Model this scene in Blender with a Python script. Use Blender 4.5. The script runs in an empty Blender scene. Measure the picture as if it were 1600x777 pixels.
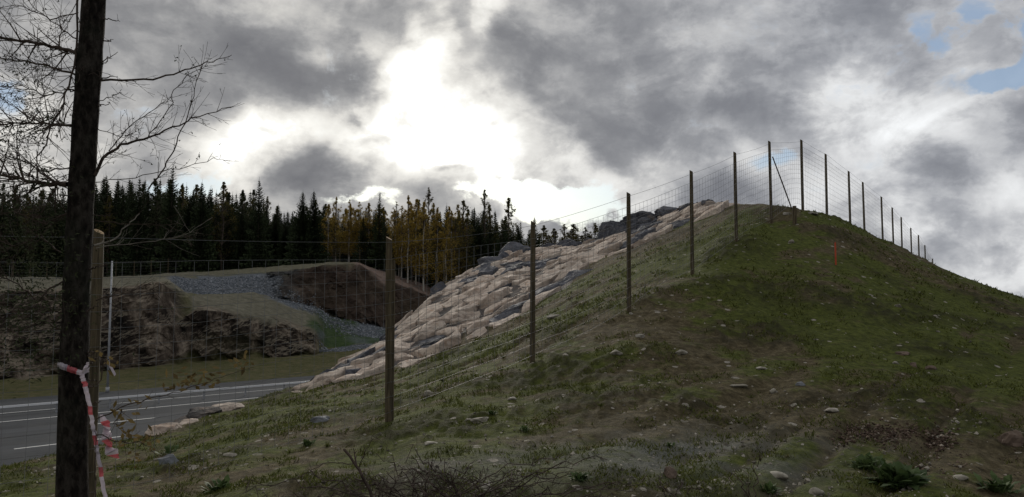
import bpy, math, random
import numpy as np
from mathutils import Vector, Matrix
R = random.Random(7)
scene = bpy.context.scene
col = scene.collection
# ------------------------------------------------------------------ camera
F = 1190.0; CX, CY = 800.0, 388.5; HOR = 470.0; EYE = 1.6
TH = math.atan((HOR-CY)/F)
cam_d = bpy.data.cameras.new('camera'); cam = bpy.data.objects.new('camera', cam_d); col.objects.link(cam)
cam_d.sensor_width = 36; cam_d.lens = 36*F/1600; cam_d.clip_start = .05; cam_d.clip_end = 9000
cam.location = (0,0,EYE); cam.rotation_euler = (math.pi/2+TH,0,0)
scene.camera = cam
vs = scene.view_settings
scene.display_settings.display_device = 'sRGB'
vs.view_transform = 'Standard'; vs.look = 'None'; vs.exposure = 0.25; vs.gamma = 1

def ray(u,y):
    v = CY-y; c,s = math.cos(TH),math.sin(TH)
    return (u-CX, F*c-v*s, F*s+v*c)
def PX(u,y,d):                                   # a point seen at (u,y), d metres ahead
    x,f,z = ray(u,y); k = d/f
    return Vector((x*k, d, EYE+z*k))
def sky_deg(u,y):
    x,f,z = ray(u,y)
    return math.degrees(math.atan2(x,f)), math.degrees(math.atan2(z,math.hypot(x,f)))
# ------------------------------------------------------------------ sky
SUN_AZ, SUN_EL = sky_deg(672,170)
world = bpy.data.worlds.new('World'); scene.world = world; world.use_nodes = True
class NT:
    def __init__(s, tree): s.t = tree; s.n = tree.nodes; s.l = tree.links
    def new(s, typ, ins=None, **kw):
        nd = s.n.new(typ)
        for k,v in kw.items(): setattr(nd,k,v)
        for k,v in (ins or {}).items():
            if isinstance(v, bpy.types.NodeSocket): s.l.new(v, nd.inputs[k])
            else: nd.inputs[k].default_value = v
        return nd
    def m(s, op, a, b=0.0, c=None, clamp=False):
        i = {0:a,1:b}
        if c is not None: i[2] = c
        return s.new('ShaderNodeMath', i, operation=op, use_clamp=clamp).outputs[0]
    def mix(s, fac, a, b, bt='MIX'):
        nd = s.n.new('ShaderNodeMix'); nd.data_type='RGBA'; nd.blend_type = bt; nd.clamp_factor = True
        for idx,v in ((0,fac),(6,a),(7,b)):
            if isinstance(v, bpy.types.NodeSocket): s.l.new(v, nd.inputs[idx])
            else: nd.inputs[idx].default_value = v if not isinstance(v, tuple) or len(v)==4 else (*v,1)
        return nd.outputs[2]
    def mr(s, v, a, b, c=0., d=1., interp='LINEAR'):
        return s.new('ShaderNodeMapRange', {0:v,1:a,2:b,3:c,4:d}, interpolation_type=interp).outputs[0]
    def noise(s, vec, scale, detail=4, rough=.5, dist=0., out=0):
        return s.new('ShaderNodeTexNoise', {'Vector':vec,'Scale':scale,'Detail':detail,'Roughness':rough,'Distortion':dist}).outputs[out]
    def ramp(s, v, stops):
        nd = s.new('ShaderNodeValToRGB', {0:v}); e = nd.color_ramp.elements
        while len(e) < len(stops): e.new(.5)
        for el,(p,c) in zip(e, stops): el.position = p; el.color = (*c,1) if len(c)==3 else c
        return nd.outputs[0]
W = NT(world.node_tree); W.n.clear()
tc = W.new('ShaderNodeTexCoord').outputs['Generated']
sep = W.new('ShaderNodeSeparateXYZ', {0:tc})
sx,sy,sz = sep.outputs
RAD = 180/math.pi
az = W.m('MULTIPLY', W.m('ARCTAN2', sx, sy), RAD)
el = W.m('MULTIPLY', W.m('ARCSINE', sz), RAD)
P0 = W.new('ShaderNodeCombineXYZ', {0:az,1:el,2:0.0}).outputs[0]
# cloud noise lives on a flat cloud layer near the horizon it gets flattened
ze = W.m('MAXIMUM', sz, 0.0)
den = W.m('ADD', ze, 0.32)
pl = W.new('ShaderNodeCombineXYZ', {0:sx,1:sy,2:W.m('MULTIPLY',sz,1.45)}).outputs[0]
def warp(vec, scale, amp, off, det=3):
    nz = W.noise(W.new('ShaderNodeVectorMath',{0:pl,1:(off,off*.7,off*.3)},operation='ADD').outputs[0], scale, det, .55, 0, 1)
    c = W.new('ShaderNodeVectorMath',{0:nz,1:(.5,.5,.5)},operation='SUBTRACT').outputs[0]
    c = W.new('ShaderNodeVectorMath',{0:c,1:(amp,amp*.6,0)},operation='MULTIPLY').outputs[0]
    return W.new('ShaderNodeVectorMath',{0:vec,1:c},operation='ADD').outputs[0]
PW = warp(P0, 5.0, 13.0, 0, 6)
PF = warp(P0, 9.0, 8.0, 5, 6)
def blob(vec, u, y, ru, ry, rot=0.0, soft=0.0):
    a,e = sky_deg(u,y)
    m = W.new('ShaderNodeMapping', {'Vector':vec,'Location':(0,0,0)}, vector_type='TEXTURE')
    m.inputs['Location'].default_value = (a,e,0)
    m.inputs['Rotation'].default_value = (0,0,math.radians(rot))
    m.inputs['Scale'].default_value = (ru/20.8, ry/20.8, 1)
    l = W.new('ShaderNodeVectorMath', {0:m.outputs[0]}, operation='LENGTH').outputs['Value']
    return W.mr(l, soft, 1.0, 1.0, 0.0, 'SMOOTHSTEP')
def total(items, vec):
    acc = None
    for (u,y,ru,ry,rot,amp,soft) in items:
        b = W.m('MULTIPLY', blob(vec,u,y,ru,ry,rot,soft), amp)
        acc = b if acc is None else W.m('ADD', acc, b)
    return acc
# brightness of the cloud layer: (u, y, half width, half height, tilt, amount, flat core)
LIGHT = [
 (700,215,240,128,-12,1.12,.0),(640,115,70,95,-20,.85,.0),(600,245,180,70,0,.62,.0),(400,212,200,58,8,.88,.0),
 (760,250,110,60,0,.35,.1),(340,262,150,60,0,.50,0),(60,260,150,90,0,.30,0),(30,160,70,60,0,.15,0),
 (785,22,60,36,0,.75,0),(745,58,36,26,0,.40,0),(675,45,30,40,0,.22,0),(560,70,70,30,-20,.36,0),(465,90,46,32,-30,.40,0),
 (560,190,50,30,0,.25,0),(900,275,120,50,-10,.34,.1),(1000,292,110,40,10,.30,.1),(808,328,34,34,0,.50,.1),
 (1090,85,50,60,0,.13,0),(1140,120,110,50,30,.22,0),(1170,235,110,50,0,.15,0),(1350,190,190,95,-20,.50,.1),
 (1520,180,110,90,0,.36,0),(1430,345,130,44,15,.42,.1),(1560,310,65,75,0,.36,0),(1540,415,160,55,0,.42,.1),
 (1330,110,110,60,0,.10,0),(1590,120,60,60,0,.10,0),(1480,250,160,90,0,.10,0),(1270,300,160,90,0,.18,0)]
DARK = [
 (470,130,180,75,-28,.24,.3),(330,60,230,80,-10,.10,.2),(560,170,80,55,-50,.18,.1),(485,275,115,42,-8,.40,.10),(220,90,130,120,0,.06,.1),
 (820,115,110,75,-35,.26,.3),(930,200,130,60,-35,.20,.3),(1000,140,160,90,-20,.10,.1),(1180,190,130,65,-20,.18,.2),
 (1130,45,260,60,0,.08,.1),(1110,275,90,38,10,.22,.1),(1490,320,85,60,-20,.15,.2),(1450,395,100,35,-10,.12,.1),(655,195,40,24,-60,.42,.0),(560,203,40,14,-10,.5,0),(612,236,34,12,0,.5,0),(700,272,50,14,0,.6,0),(400,222,36,12,-10,.45,0),(760,200,30,12,20,.35,0),
 (940,80,120,60,0,.08,.1),(1420,110,100,40,0,.06,0),(1000,330,140,22,0,.05,0)]
BLUE = [(1560,125,75,34,25,.85,.0),(1605,55,60,80,0,.9,.0),(1480,70,60,24,20,.25,0),(1500,45,120,40,0,.28,.0),(880,322,130,48,0,1.3,.3),(775,290,90,28,0,.8,.1),(560,310,60,20,0,.6,0),(240,290,120,30,0,.5,0),
 (1225,250,50,26,0,.45,0),(25,150,45,40,0,.5,0),(300,275,130,34,0,.5,0),(655,195,40,30,-60,.5,0),(1000,335,90,20,0,.3,0)]
S = W.m('SUBTRACT', total(LIGHT,PW), total(DARK,PW))
big = W.noise(pl, 3.6, 3, .5)
fine = W.noise(pl, 7.5, 11, .66, .15)
puff = W.new('ShaderNodeTexVoronoi', {'Vector':W.new('ShaderNodeVectorMath',{0:pl,1:W.new('ShaderNodeVectorMath',{0:W.noise(pl,9,5,.6,0,1),'Scale':.13},operation='SCALE').outputs[0]},operation='ADD').outputs[0],'Scale':9.0,'Smoothness':.8}, feature='SMOOTH_F1').outputs['Distance']
fine2 = W.noise(W.new('ShaderNodeVectorMath',{0:pl,1:(3,7,1)},operation='ADD').outputs[0], 26., 7, .6, .3)
L = W.m('ADD', S, W.m('ADD', .27, W.mr(sz,.42,.95,0,.16)))
L = W.m('ADD', L, W.m('MULTIPLY', W.m('SUBTRACT', big, .5), .22))
crisp = W.mr(W.noise(pl, 6.3, 11, .60, .5), .40, .60, -.5, .5, 'SMOOTHSTEP')
crisp2 = W.mr(W.noise(pl, 15, 9, .62, .3), .42, .58, -.5, .5, 'SMOOTHSTEP')
L = W.m('ADD', L, W.m('MULTIPLY', W.m('SUBTRACT', fine, .5), .6))
boost = W.m('ADD', 1.0, W.m('MULTIPLY', W.m('MAXIMUM', S, 0.0), 1.6))
L = W.m('ADD', L, W.m('MULTIPLY', W.m('ADD', W.m('MULTIPLY', crisp, .15), W.m('MULTIPLY', crisp2, .10)), boost))
L = W.m('ADD', L, W.m('MULTIPLY', W.m('SUBTRACT', .40, puff), .28))
L = W.m('ADD', L, W.m('MULTIPLY', W.m('SUBTRACT', fine2, .5), .28))
L = W.mr(L, -0.25, 1.5, 0.0, 1.0)
cloud = W.ramp(L, [(0.0,(.15,.152,.165)),(.143,(.20,.202,.213)),(.22,(.255,.256,.264)),(.297,(.345,.343,.345)),(.383,(.47,.462,.45)),(.486,(.64,.625,.595)),(.66,(.82,.805,.765)),(.88,(1,1,.98))])
cool = W.mix(W.mr(az, -5, 25), (1,1,.99,1), (.95,.985,1.05,1)); cloud = W.mix(1.0, cloud, cool, 'MULTIPLY')
glow = W.mr(L, .72, 1.0, 1.0, 3.0)
cloud = W.new('ShaderNodeVectorMath', {0:cloud,'Scale':glow}, operation='SCALE').outputs[0]
cloud = W.new('ShaderNodeVectorMath', {0:cloud,'Scale':10.0}, operation='SCALE').outputs[0]     # the layer's own brightness at background strength 0.1
sky = W.new('ShaderNodeTexSky', sky_type='NISHITA'); sky.sun_disc = False
sky.sun_elevation = math.radians(SUN_EL); sky.sun_rotation = math.radians(SUN_AZ)
skyc = W.mix(.5, W.mix(1.0, sky.outputs[0], (.50,.62,.80,1), 'MULTIPLY'), (3.0,3.8,4.9,1))
gap = W.m('ADD', total(BLUE, PF), W.m('ADD', W.m('MULTIPLY', W.m('SUBTRACT', fine, .5), 1.4), W.m('MULTIPLY', crisp2, .35)))
gap = W.mr(gap, .25, .62, 0, .88, 'SMOOTHSTEP')
out = W.mix(gap, cloud, skyc)
# below the horizon: dull earth
out = W.mix(W.mr(sz, -.02, 0.0), (.5,.5,.45,1), out)
bg = W.new('ShaderNodeBackground', {'Color':out,'Strength':0.1})
W.new('ShaderNodeOutputWorld', {0:bg.outputs[0]})
world.cycles.sampling_method = 'MANUAL'; world.cycles.sample_map_resolution = 512

sun_d = bpy.data.lights.new('sun','SUN'); sun_d.energy = 1.5; sun_d.angle = math.radians(14); sun_d.color = (1,.93,.82)
sun = bpy.data.objects.new('sun', sun_d); col.objects.link(sun)
sd = Vector((math.sin(math.radians(SUN_AZ))*math.cos(math.radians(SUN_EL)), math.cos(math.radians(SUN_AZ))*math.cos(math.radians(SUN_EL)), math.sin(math.radians(SUN_EL))))
sun.rotation_euler = sd.to_track_quat('Z','Y').to_euler(); sun.location = (0,0,30)
# ------------------------------------------------------------------ helpers
def tag(o, label=None, cat=None, group=None, kind=None):
    if label: o['label'] = label
    if cat: o['category'] = cat
    if group: o['group'] = group
    if kind: o['kind'] = kind
    return o
def empty(name, loc=(0,0,0)):
    o = bpy.data.objects.new(name, None); o.location = loc; o.empty_display_size = .2; col.objects.link(o); return o
def obj(name, me, parent=None, loc=None):
    o = bpy.data.objects.new(name, me); col.objects.link(o)
    if parent: o.parent = parent
    if loc is not None: o.location = loc
    return o
def mesh_np(name, V, Q, mats, smooth=False, tri=False, mi=None):
    V = np.asarray(V, np.float32).reshape(-1,3); Q = np.asarray(Q, np.int32); k = 3 if tri else 4
    n = Q.size//k
    me = bpy.data.meshes.new(name); me.vertices.add(len(V)); me.vertices.foreach_set('co', V.ravel())
    me.loops.add(n*k); me.loops.foreach_set('vertex_index', Q.ravel())
    me.polygons.add(n); me.polygons.foreach_set('loop_start', np.arange(0,n*k,k,dtype=np.int32)); me.polygons.foreach_set('loop_total', np.full(n,k,np.int32))
    me.polygons.foreach_set('use_smooth', np.full(n, smooth))
    if mi is not None: me.polygons.foreach_set('material_index', np.asarray(mi,np.int32))
    me.update(calc_edges=True)
    for m in (mats if isinstance(mats,list) else [mats]): me.materials.append(m)
    return me
def attr(me, name, vals):
    a = me.attributes.new(name,'FLOAT','POINT'); a.data.foreach_set('value', np.asarray(vals,np.float32).ravel())
class MB:
    def __init__(s): s.v = []; s.f = []; s.mi = []; s.cur = 0
    def face(s, idx): s.f.append(idx); s.mi.append(s.cur)
    def tube(s, pts, rs, sides=5, cap=True, slant=None):
        pts = [Vector(p) for p in pts]; n = len(pts)
        if isinstance(rs,(int,float)): rs = [rs]*n
        b = len(s.v); ref = None
        for i,p in enumerate(pts):
            t = (pts[min(i+1,n-1)]-pts[max(i-1,0)]).normalized()
            if ref is None: ref = t.orthogonal().normalized()
            ref = (ref - t*ref.dot(t)).normalized(); q = t.cross(ref)
            for k in range(sides):
                a = 2*math.pi*k/sides
                s.v.append(tuple(p + (ref*math.cos(a)+q*math.sin(a))*rs[i]))
        for i in range(n-1):
            for k in range(sides):
                a = b+i*sides+k; c = b+i*sides+(k+1)%sides
                s.face((a,c,c+sides,a+sides))
        if cap:
            s.face(tuple(b+k for k in range(sides))[::-1]); s.face(tuple(b+(n-1)*sides+k for k in range(sides)))
    def box(s, c, h, rot=None):
        b = len(s.v)
        for z in (-1,1):
            for x,y in ((-1,-1),(1,-1),(1,1),(-1,1)):
                p = Vector((x*h[0],y*h[1],z*h[2]))
                if rot: p = rot @ p
                s.v.append(tuple(p+Vector(c)))
        for q in ((0,3,2,1),(4,5,6,7),(0,1,5,4),(1,2,6,5),(2,3,7,6),(3,0,4,7)): s.face(tuple(b+i for i in q))
    def tri(s, a, b, c):
        n = len(s.v); s.v += [tuple(a),tuple(b),tuple(c)]; s.face((n,n+1,n+2))
    def quad(s, a, b, c, d):
        n = len(s.v); s.v += [tuple(a),tuple(b),tuple(c),tuple(d)]; s.face((n,n+1,n+2,n+3))
    def mesh(s, name, mats, smooth=False):
        me = bpy.data.meshes.new(name); me.from_pydata(s.v, [], s.f)
        for m in (mats if isinstance(mats,list) else [mats]): me.materials.append(m)
        if any(s.mi): me.polygons.foreach_set('material_index', s.mi)
        if smooth: me.polygons.foreach_set('use_smooth', [True]*len(me.polygons))
        me.update(); return me
# vectorised gradient noise
_rs = np.random.RandomState(3); _perm = _rs.permutation(256); _perm = np.concatenate([_perm,_perm,_perm])
_g = _rs.normal(size=(256,3)); _g /= np.linalg.norm(_g,axis=1)[:,None]
def pn(x,y,z):
    x,y,z = np.broadcast_arrays(np.asarray(x,float),np.asarray(y,float),np.asarray(z,float))
    xi,yi,zi = np.floor(x).astype(int),np.floor(y).astype(int),np.floor(z).astype(int)
    xf,yf,zf = x-xi,y-yi,z-zi; xi&=255; yi&=255; zi&=255
    f = lambda t:t*t*t*(t*(t*6-15)+10)
    u,v,w = f(xf),f(yf),f(zf); r = 0
    for a in (0,1):
        for b in (0,1):
            for c in (0,1):
                h = _perm[_perm[_perm[(xi+a)&255]+((yi+b)&255)]+((zi+c)&255)]; g = _g[h]
                d = g[...,0]*(xf-a)+g[...,1]*(yf-b)+g[...,2]*(zf-c)
                r = r + d*(u if a else 1-u)*(v if b else 1-v)*(w if c else 1-w)
    return r
def fbm(x,y,z,o=4,g=.5):
    r = 0; a = 1.; k = 1.
    for i in range(o): r = r + a*pn(x*k+i*7.3,y*k+i*3.1,z*k); a *= g; k *= 2.03
    return r
def ridged(x,y,z,o=4):
    r = 0; a = 1.; k = 1.
    for i in range(o): r = r + a*(1-2*np.abs(pn(x*k+i*5.3,y*k,z*k+i*2.2))); a *= .5; k *= 2.1
    return r/2
# ------------------------------------------------------------------ materials
def mat(name, build, rough=.9, bump=None, spec=.2):
    m = bpy.data.materials.new(name); m.use_nodes = True; N = NT(m.node_tree); N.n.clear()
    b = N.new('ShaderNodeBsdfPrincipled', {'Roughness':rough,'Specular IOR Level':spec})
    N.new('ShaderNodeOutputMaterial', {0:b.outputs[0]})
    tcn = N.new('ShaderNodeTexCoord'); geo = N.new('ShaderNodeNewGeometry')
    N.obj = tcn.outputs['Object']; N.pos = geo.outputs['Position']; N.bsdf = b
    N.rnd = N.new('ShaderNodeObjectInfo').outputs['Random']; N.isl = geo.outputs['Random Per Island']
    r = build(N)
    c, h, dist, st = (r if isinstance(r, tuple) and len(r)==4 else (r,None,0,0))
    if isinstance(c, bpy.types.NodeSocket): N.l.new(c, b.inputs['Base Color'])
    else: b.inputs['Base Color'].default_value = (*c,1)
    if h is not None:
        bp = N.new('ShaderNodeBump', {'Height':h,'Distance':dist,'Strength':st}); N.l.new(bp.outputs[0], b.inputs['Normal'])
    return m
def stretch(N, v, s): return N.new('ShaderNodeMapping', {'Vector':v,'Scale':s}).outputs[0]
def A(N, name): return N.new('ShaderNodeAttribute', attribute_name=name).outputs['Fac']
def b_ground(N):
    p = N.pos
    n1 = N.noise(p, .33, 6, .62, .6); n2 = N.noise(p, 1.7, 7, .68, .4); n3 = N.noise(p, 9, 6, .7); n4 = N.noise(p, 46, 3, .6)
    moss = N.ramp(n3, [(.28,(.022,.029,.007)),(.5,(.084,.100,.020)),(.72,(.15,.165,.042))])
    soil = N.ramp(n3, [(.28,(.030,.024,.013)),(.5,(.105,.084,.046)),(.72,(.21,.175,.105))])
    grit = N.ramp(n4, [(.3,(.06,.066,.056)),(.5,(.15,.155,.135)),(.7,(.28,.28,.25))])
    t = N.m('ADD', N.m('MULTIPLY', n1, .55), N.m('MULTIPLY', n2, .45))
    t = N.m('ADD', t, N.m('MULTIPLY', A(N,'soil'), .10))
    c = N.mix(N.mr(t, .51, .58), moss, soil)
    c = N.mix(N.m('MULTIPLY', A(N,'clod'), .75), c, (.030,.027,.014,1))
    c = N.mix(N.m('MULTIPLY', A(N,'grit'), N.mr(n2,.35,.6)), c, grit)
    # little stones and straw pressed into the soil
    vo = N.new('ShaderNodeTexVoronoi', {'Vector':p,'Scale':6.0,'Randomness':1.0}); vc = vo.outputs['Color']
    s1 = N.m('MULTIPLY', N.m('LESS_THAN', vo.outputs['Distance'], N.mr(N.new('ShaderNodeSeparateColor',{0:vc}).outputs[0], .75, 1.0, 0, .34)), N.mr(n2,.42,.5))
    c = N.mix(s1, c, (.36,.33,.28,1))
    c = N.mix(N.mr(n4,.42,.62,0,.35), c, (.03,.028,.016,1))
    h = N.m('ADD', N.m('MULTIPLY', n3, 1.0), N.m('MULTIPLY', n4, .35))
    h = N.m('ADD', h, N.m('MULTIPLY', s1, .5))
    return c, h, .07, .9
M = {}
M['ground'] = mat('mossy soil', b_ground, .95, spec=.08)
def rockm(cols, sc=1.4, bd=.12):
    def f(N):
        o = N.pos
        n1 = N.noise(o, sc, 8, .65, .5); n2 = N.noise(o, sc*6, 6, .7, .3); st = N.noise(stretch(N,o,(1,.5,3)), sc*1.3, 5, .6, 1.5)
        c = N.ramp(n1, [(.30,cols[0]),(.5,cols[1]),(.70,cols[2])])
        c = N.mix(N.mr(st,.54,.68,0,.75), c, (*cols[3],1))
        c = N.mix(N.mr(n2,.50,.68,0,.6), c, (cols[0][0]*.35,cols[0][1]*.35,cols[0][2]*.38,1))
        v = N.mr(N.rnd, 0,1,.62,1.1); c = N.mix(1.0, c, N.new('ShaderNodeCombineXYZ',{0:v,1:v,2:v}).outputs[0], 'MULTIPLY')
        return c, N.m('ADD', n1, N.m('MULTIPLY', n2,.5)), bd, .9
    return f
M['pale_rock'] = mat('pale pinkish bedrock', rockm([(.31,.245,.20),(.62,.52,.435),(.76,.665,.565),(.46,.32,.23)]), .85)
M['crack'] = mat('dark crushed rock', rockm([(.05,.047,.047),(.10,.09,.085),(.18,.15,.13),(.13,.09,.065)],3), .9)
M['blue_rock'] = mat('blue grey blasted rock', rockm([(.045,.05,.062),(.095,.10,.12),(.20,.205,.23),(.16,.14,.13)],2.2), .75)
M['rubble'] = mat('blue grey rubble', lambda N: N.ramp(N.isl, [(0,(.06,.07,.08)),(.5,(.115,.128,.145)),(1,(.26,.275,.30))]), .85)
M['stone'] = mat('field stone', lambda N: (N.mix(N.mr(N.noise(N.obj, 3, 5,.6),.4,.65), N.ramp(N.rnd, [(0,(.26,.24,.20)),(.35,(.42,.39,.33)),(.7,(.32,.30,.27)),(1,(.55,.51,.45))]), (.10,.09,.065,1)), N.noise(N.obj, 6, 5), .02,.8), .9)
M['red_stone'] = mat('reddish stone', lambda N: (N.ramp(N.noise(N.obj,5,5),[(.3,(.075,.055,.042)),(.7,(.19,.14,.11))]), N.noise(N.obj, 8, 5), .02,.8), .9)
M['slate_stone'] = mat('slate grey stone', lambda N: (N.ramp(N.noise(N.obj,5,5),[(.3,(.08,.085,.095)),(.7,(.19,.20,.215))]), N.noise(N.obj, 8, 5), .02,.8), .8)
def b_far(N):
    p = N.pos
    n1 = N.noise(p,.22,7,.65,.8); n2 = N.noise(p,1.3,7,.7,.4); n3 = N.noise(p,5,5,.7)
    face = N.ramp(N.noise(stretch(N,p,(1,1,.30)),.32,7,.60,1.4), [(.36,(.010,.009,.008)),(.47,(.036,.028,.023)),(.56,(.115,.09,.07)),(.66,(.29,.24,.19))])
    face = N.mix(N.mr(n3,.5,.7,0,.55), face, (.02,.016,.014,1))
    dull = N.ramp(n2, [(.3,(.10,.095,.070)),(.55,(.175,.165,.122)),(.75,(.26,.245,.185))])
    grass = N.ramp(n2, [(.3,(.055,.065,.020)),(.52,(.11,.105,.050)),(.7,(.17,.14,.08))])
    green = N.ramp(n2, [(.3,(.025,.05,.02)),(.6,(.05,.085,.03)),(.8,(.09,.10,.06))])
    blue = N.ramp(n3, [(.3,(.06,.07,.08)),(.5,(.14,.155,.175)),(.7,(.25,.265,.29))])
    pink = N.ramp(n2, [(.3,(.14,.10,.08)),(.6,(.27,.20,.165))])
    c = grass
    c = N.mix(A(N,'dull'), c, dull); c = N.mix(A(N,'green'), c, green); c = N.mix(A(N,'blue'), c, blue); c = N.mix(A(N,'pink'), c, pink)
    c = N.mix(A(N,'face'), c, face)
    c = N.mix(N.m('MULTIPLY',A(N,'darkface'),.72), c, N.ramp(N.m('ADD',N.m('MULTIPLY',N.new('ShaderNodeSeparateXYZ',{0:p}).outputs[0],.045),N.m('ADD',N.m('MULTIPLY',n1,.5),1.43)),[(.42,(.050,.054,.056)),(.56,(.050,.034,.026))]))  # upper face: dark slate and brown rock, with its shade painted into the colour
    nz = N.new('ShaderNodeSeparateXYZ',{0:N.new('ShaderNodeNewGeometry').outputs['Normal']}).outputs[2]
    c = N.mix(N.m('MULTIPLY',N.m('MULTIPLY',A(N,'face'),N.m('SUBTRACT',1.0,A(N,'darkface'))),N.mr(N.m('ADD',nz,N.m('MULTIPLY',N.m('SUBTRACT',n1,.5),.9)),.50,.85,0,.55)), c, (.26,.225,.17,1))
    return c, N.m('ADD', n2, N.m('MULTIPLY', n3, .6)), .35, .9
M['far'] = mat('far cutting soil and rock', b_far, .95, spec=.08)
M['plain'] = mat('rough meadow', lambda N: N.ramp(N.noise(N.pos,.05,6,.6),[(.3,(.03,.045,.015)),(.7,(.09,.085,.045))]), .95)
def b_asph(N):
    sv = N.new('ShaderNodeVectorMath',{0:N.pos,1:(-.704,.710,0)},operation='DOT_PRODUCT').outputs['Value']
    av = N.new('ShaderNodeVectorMath',{0:N.pos,1:(.710,.704,0)},operation='DOT_PRODUCT').outputs['Value']
    v = N.new('ShaderNodeCombineXYZ',{0:N.m('MULTIPLY',av,.03),1:sv,2:0.0}).outputs[0]
    w = N.noise(v, .9, 4, .6); p = N.noise(N.pos, .5, 6, .65)
    c = N.mix(N.mr(w,.35,.65), (.036,.039,.044,1), (.072,.077,.085,1)); c = N.mix(N.mr(p,.45,.7,0,.5), c, (.085,.086,.083,1))
    return c, N.noise(N.pos,60,3), .01, .5
M['asphalt'] = mat('asphalt', b_asph, .8, spec=.12)
M['white_paint'] = mat('worn white road paint', lambda N: N.mix(N.mr(N.noise(N.pos,6,5,.7),.55,.72,0,.6),(.72,.72,.70,1),(.25,.25,.25,1)), .7)
M['rail_steel'] = mat('bright galvanised rail', lambda N: (.66,.67,.69), .4, spec=.6)
M['steel'] = mat('galvanised steel', lambda N: N.mix(N.noise(N.pos,3,3),(.26,.27,.29,1),(.38,.39,.41,1)), .45, spec=.5)
M['wire'] = mat('galvanised wire', lambda N: (.17,.175,.18), .6, spec=.25)
M['darkwire'] = mat('dull far wire', lambda N: (.25,.25,.25), .6)
def b_wood(N):
    s = stretch(N, N.obj, (26,26,1.6)); n = N.noise(s, 1.6, 6, .65, .4); k = N.noise(N.obj, 4, 4, .6)
    c = N.ramp(n, [(.30,(.022,.018,.012)),(.5,(.080,.063,.038)),(.72,(.17,.135,.082))])
    return N.mix(N.mr(k,.5,.7,0,.6), c, (.06,.055,.035,1)), n, .006, .8
M['post_wood'] = mat('weathered round timber', b_wood, .85)
M['cut_wood'] = mat('cut timber end', lambda N: N.ramp(N.noise(N.obj, 22, 4),[(.3,(.20,.13,.07)),(.7,(.44,.32,.19))]), .8)
def b_bark(N):
    s = stretch(N, N.obj, (34,34,15)); n = N.noise(s, 1.8, 7, .7, .7); k = N.noise(N.obj, 2.2, 4, .6); vo = N.new('ShaderNodeTexVoronoi', {'Vector':stretch(N,N.obj,(34,34,18)),'Scale':1.0}).outputs['Distance']
    c = N.ramp(N.m('ADD', N.m('MULTIPLY',n,.7), N.m('MULTIPLY',vo,.3)), [(.32,(.005,.0045,.004)),(.47,(.022,.018,.015)),(.64,(.060,.052,.044))])
    c = N.mix(N.mr(k,.52,.68,0,.55), c, (.045,.052,.038,1))
    return c, N.m('SUBTRACT', n, N.m('MULTIPLY',vo,.5)), .03, 1.0
M['bark'] = mat('scaly spruce bark', b_bark, .95, spec=.08)
M['twig'] = mat('dark twig bark', lambda N: N.ramp(N.noise(N.pos,18,3),[(.3,(.030,.022,.017)),(.7,(.085,.062,.05))]), .9)
M['dead_twig'] = mat('pale dead twig', lambda N: N.ramp(N.noise(N.pos,18,3),[(.3,(.10,.09,.075)),(.7,(.20,.18,.15))]), .9)
def leafm(a,b,tr=.25):
    def f(N):
        c = N.ramp(N.m('ADD',N.m('MULTIPLY',N.isl,.75),N.m('MULTIPLY',N.rnd,.25)), [(0,a),(1,b)])
        m_ = N.new('ShaderNodeBsdfTranslucent', {0:c}); mx = N.new('ShaderNodeMixShader', {0:tr,1:N.bsdf.outputs[0],2:m_.outputs[0]})
        o = [n for n in N.n if n.type=='OUTPUT_MATERIAL'][0]; N.l.new(mx.outputs[0], o.inputs[0])
        return c
    return f
M['needle'] = mat('spruce needles', leafm((.014,.022,.010),(.045,.062,.026),.06), .9)
M['pine_needle'] = mat('pine needles', leafm((.018,.024,.010),(.05,.058,.026),.1), .9)
M['gold'] = mat('golden autumn leaves', leafm((.10,.075,.016),(.42,.29,.06),.42), .8)
M['olive_leaf'] = mat('olive autumn leaves', leafm((.045,.045,.014),(.14,.115,.035),.35), .8)
M['brown_leaf'] = mat('brown yellow leaves', leafm((.05,.035,.012),(.22,.16,.06),.3), .7)
M['weed_leaf'] = mat('green weed leaves', leafm((.035,.06,.02),(.09,.13,.045),.25), .7)
M['blade'] = mat('short moss and grass blades', leafm((.026,.034,.006),(.125,.138,.030),.2), .8)
M['straw'] = mat('dry straw', leafm((.12,.10,.05),(.26,.22,.13),.2), .8)
M['birch_bark'] = mat('white birch bark', lambda N: N.mix(N.mr(N.noise(stretch(N,N.obj,(2,2,9)),1.,4,.6),.56,.64),(.36,.34,.30,1),(.06,.05,.045,1)), .8)
M['pine_bark'] = mat('grey forest bark', lambda N: N.ramp(N.noise(N.obj,2,4),[(.3,(.04,.032,.027)),(.7,(.12,.095,.075))]), .9)
M['tape_red'] = mat('red plastic tape', leafm((.36,.07,.08),(.50,.12,.14),.3), .4, spec=.5)
M['tape_white'] = mat('white plastic tape', leafm((.40,.36,.41),(.50,.45,.50),.3), .4, spec=.5)
M['orange'] = mat('orange painted stake', lambda N: N.ramp(N.noise(N.obj,9,3),[(.3,(.40,.06,.03)),(.7,(.60,.10,.045))]), .7)
M['chips'] = mat('bark and wood chips', lambda N: N.ramp(N.isl,[(0,(.03,.02,.014)),(.6,(.08,.052,.038)),(.93,(.16,.12,.09)),(1,(.34,.29,.24))]), .9)
# ------------------------------------------------------------------ near hill: height profiles along bearings
def zy(y,d): return PX(800,y,d).z
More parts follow.
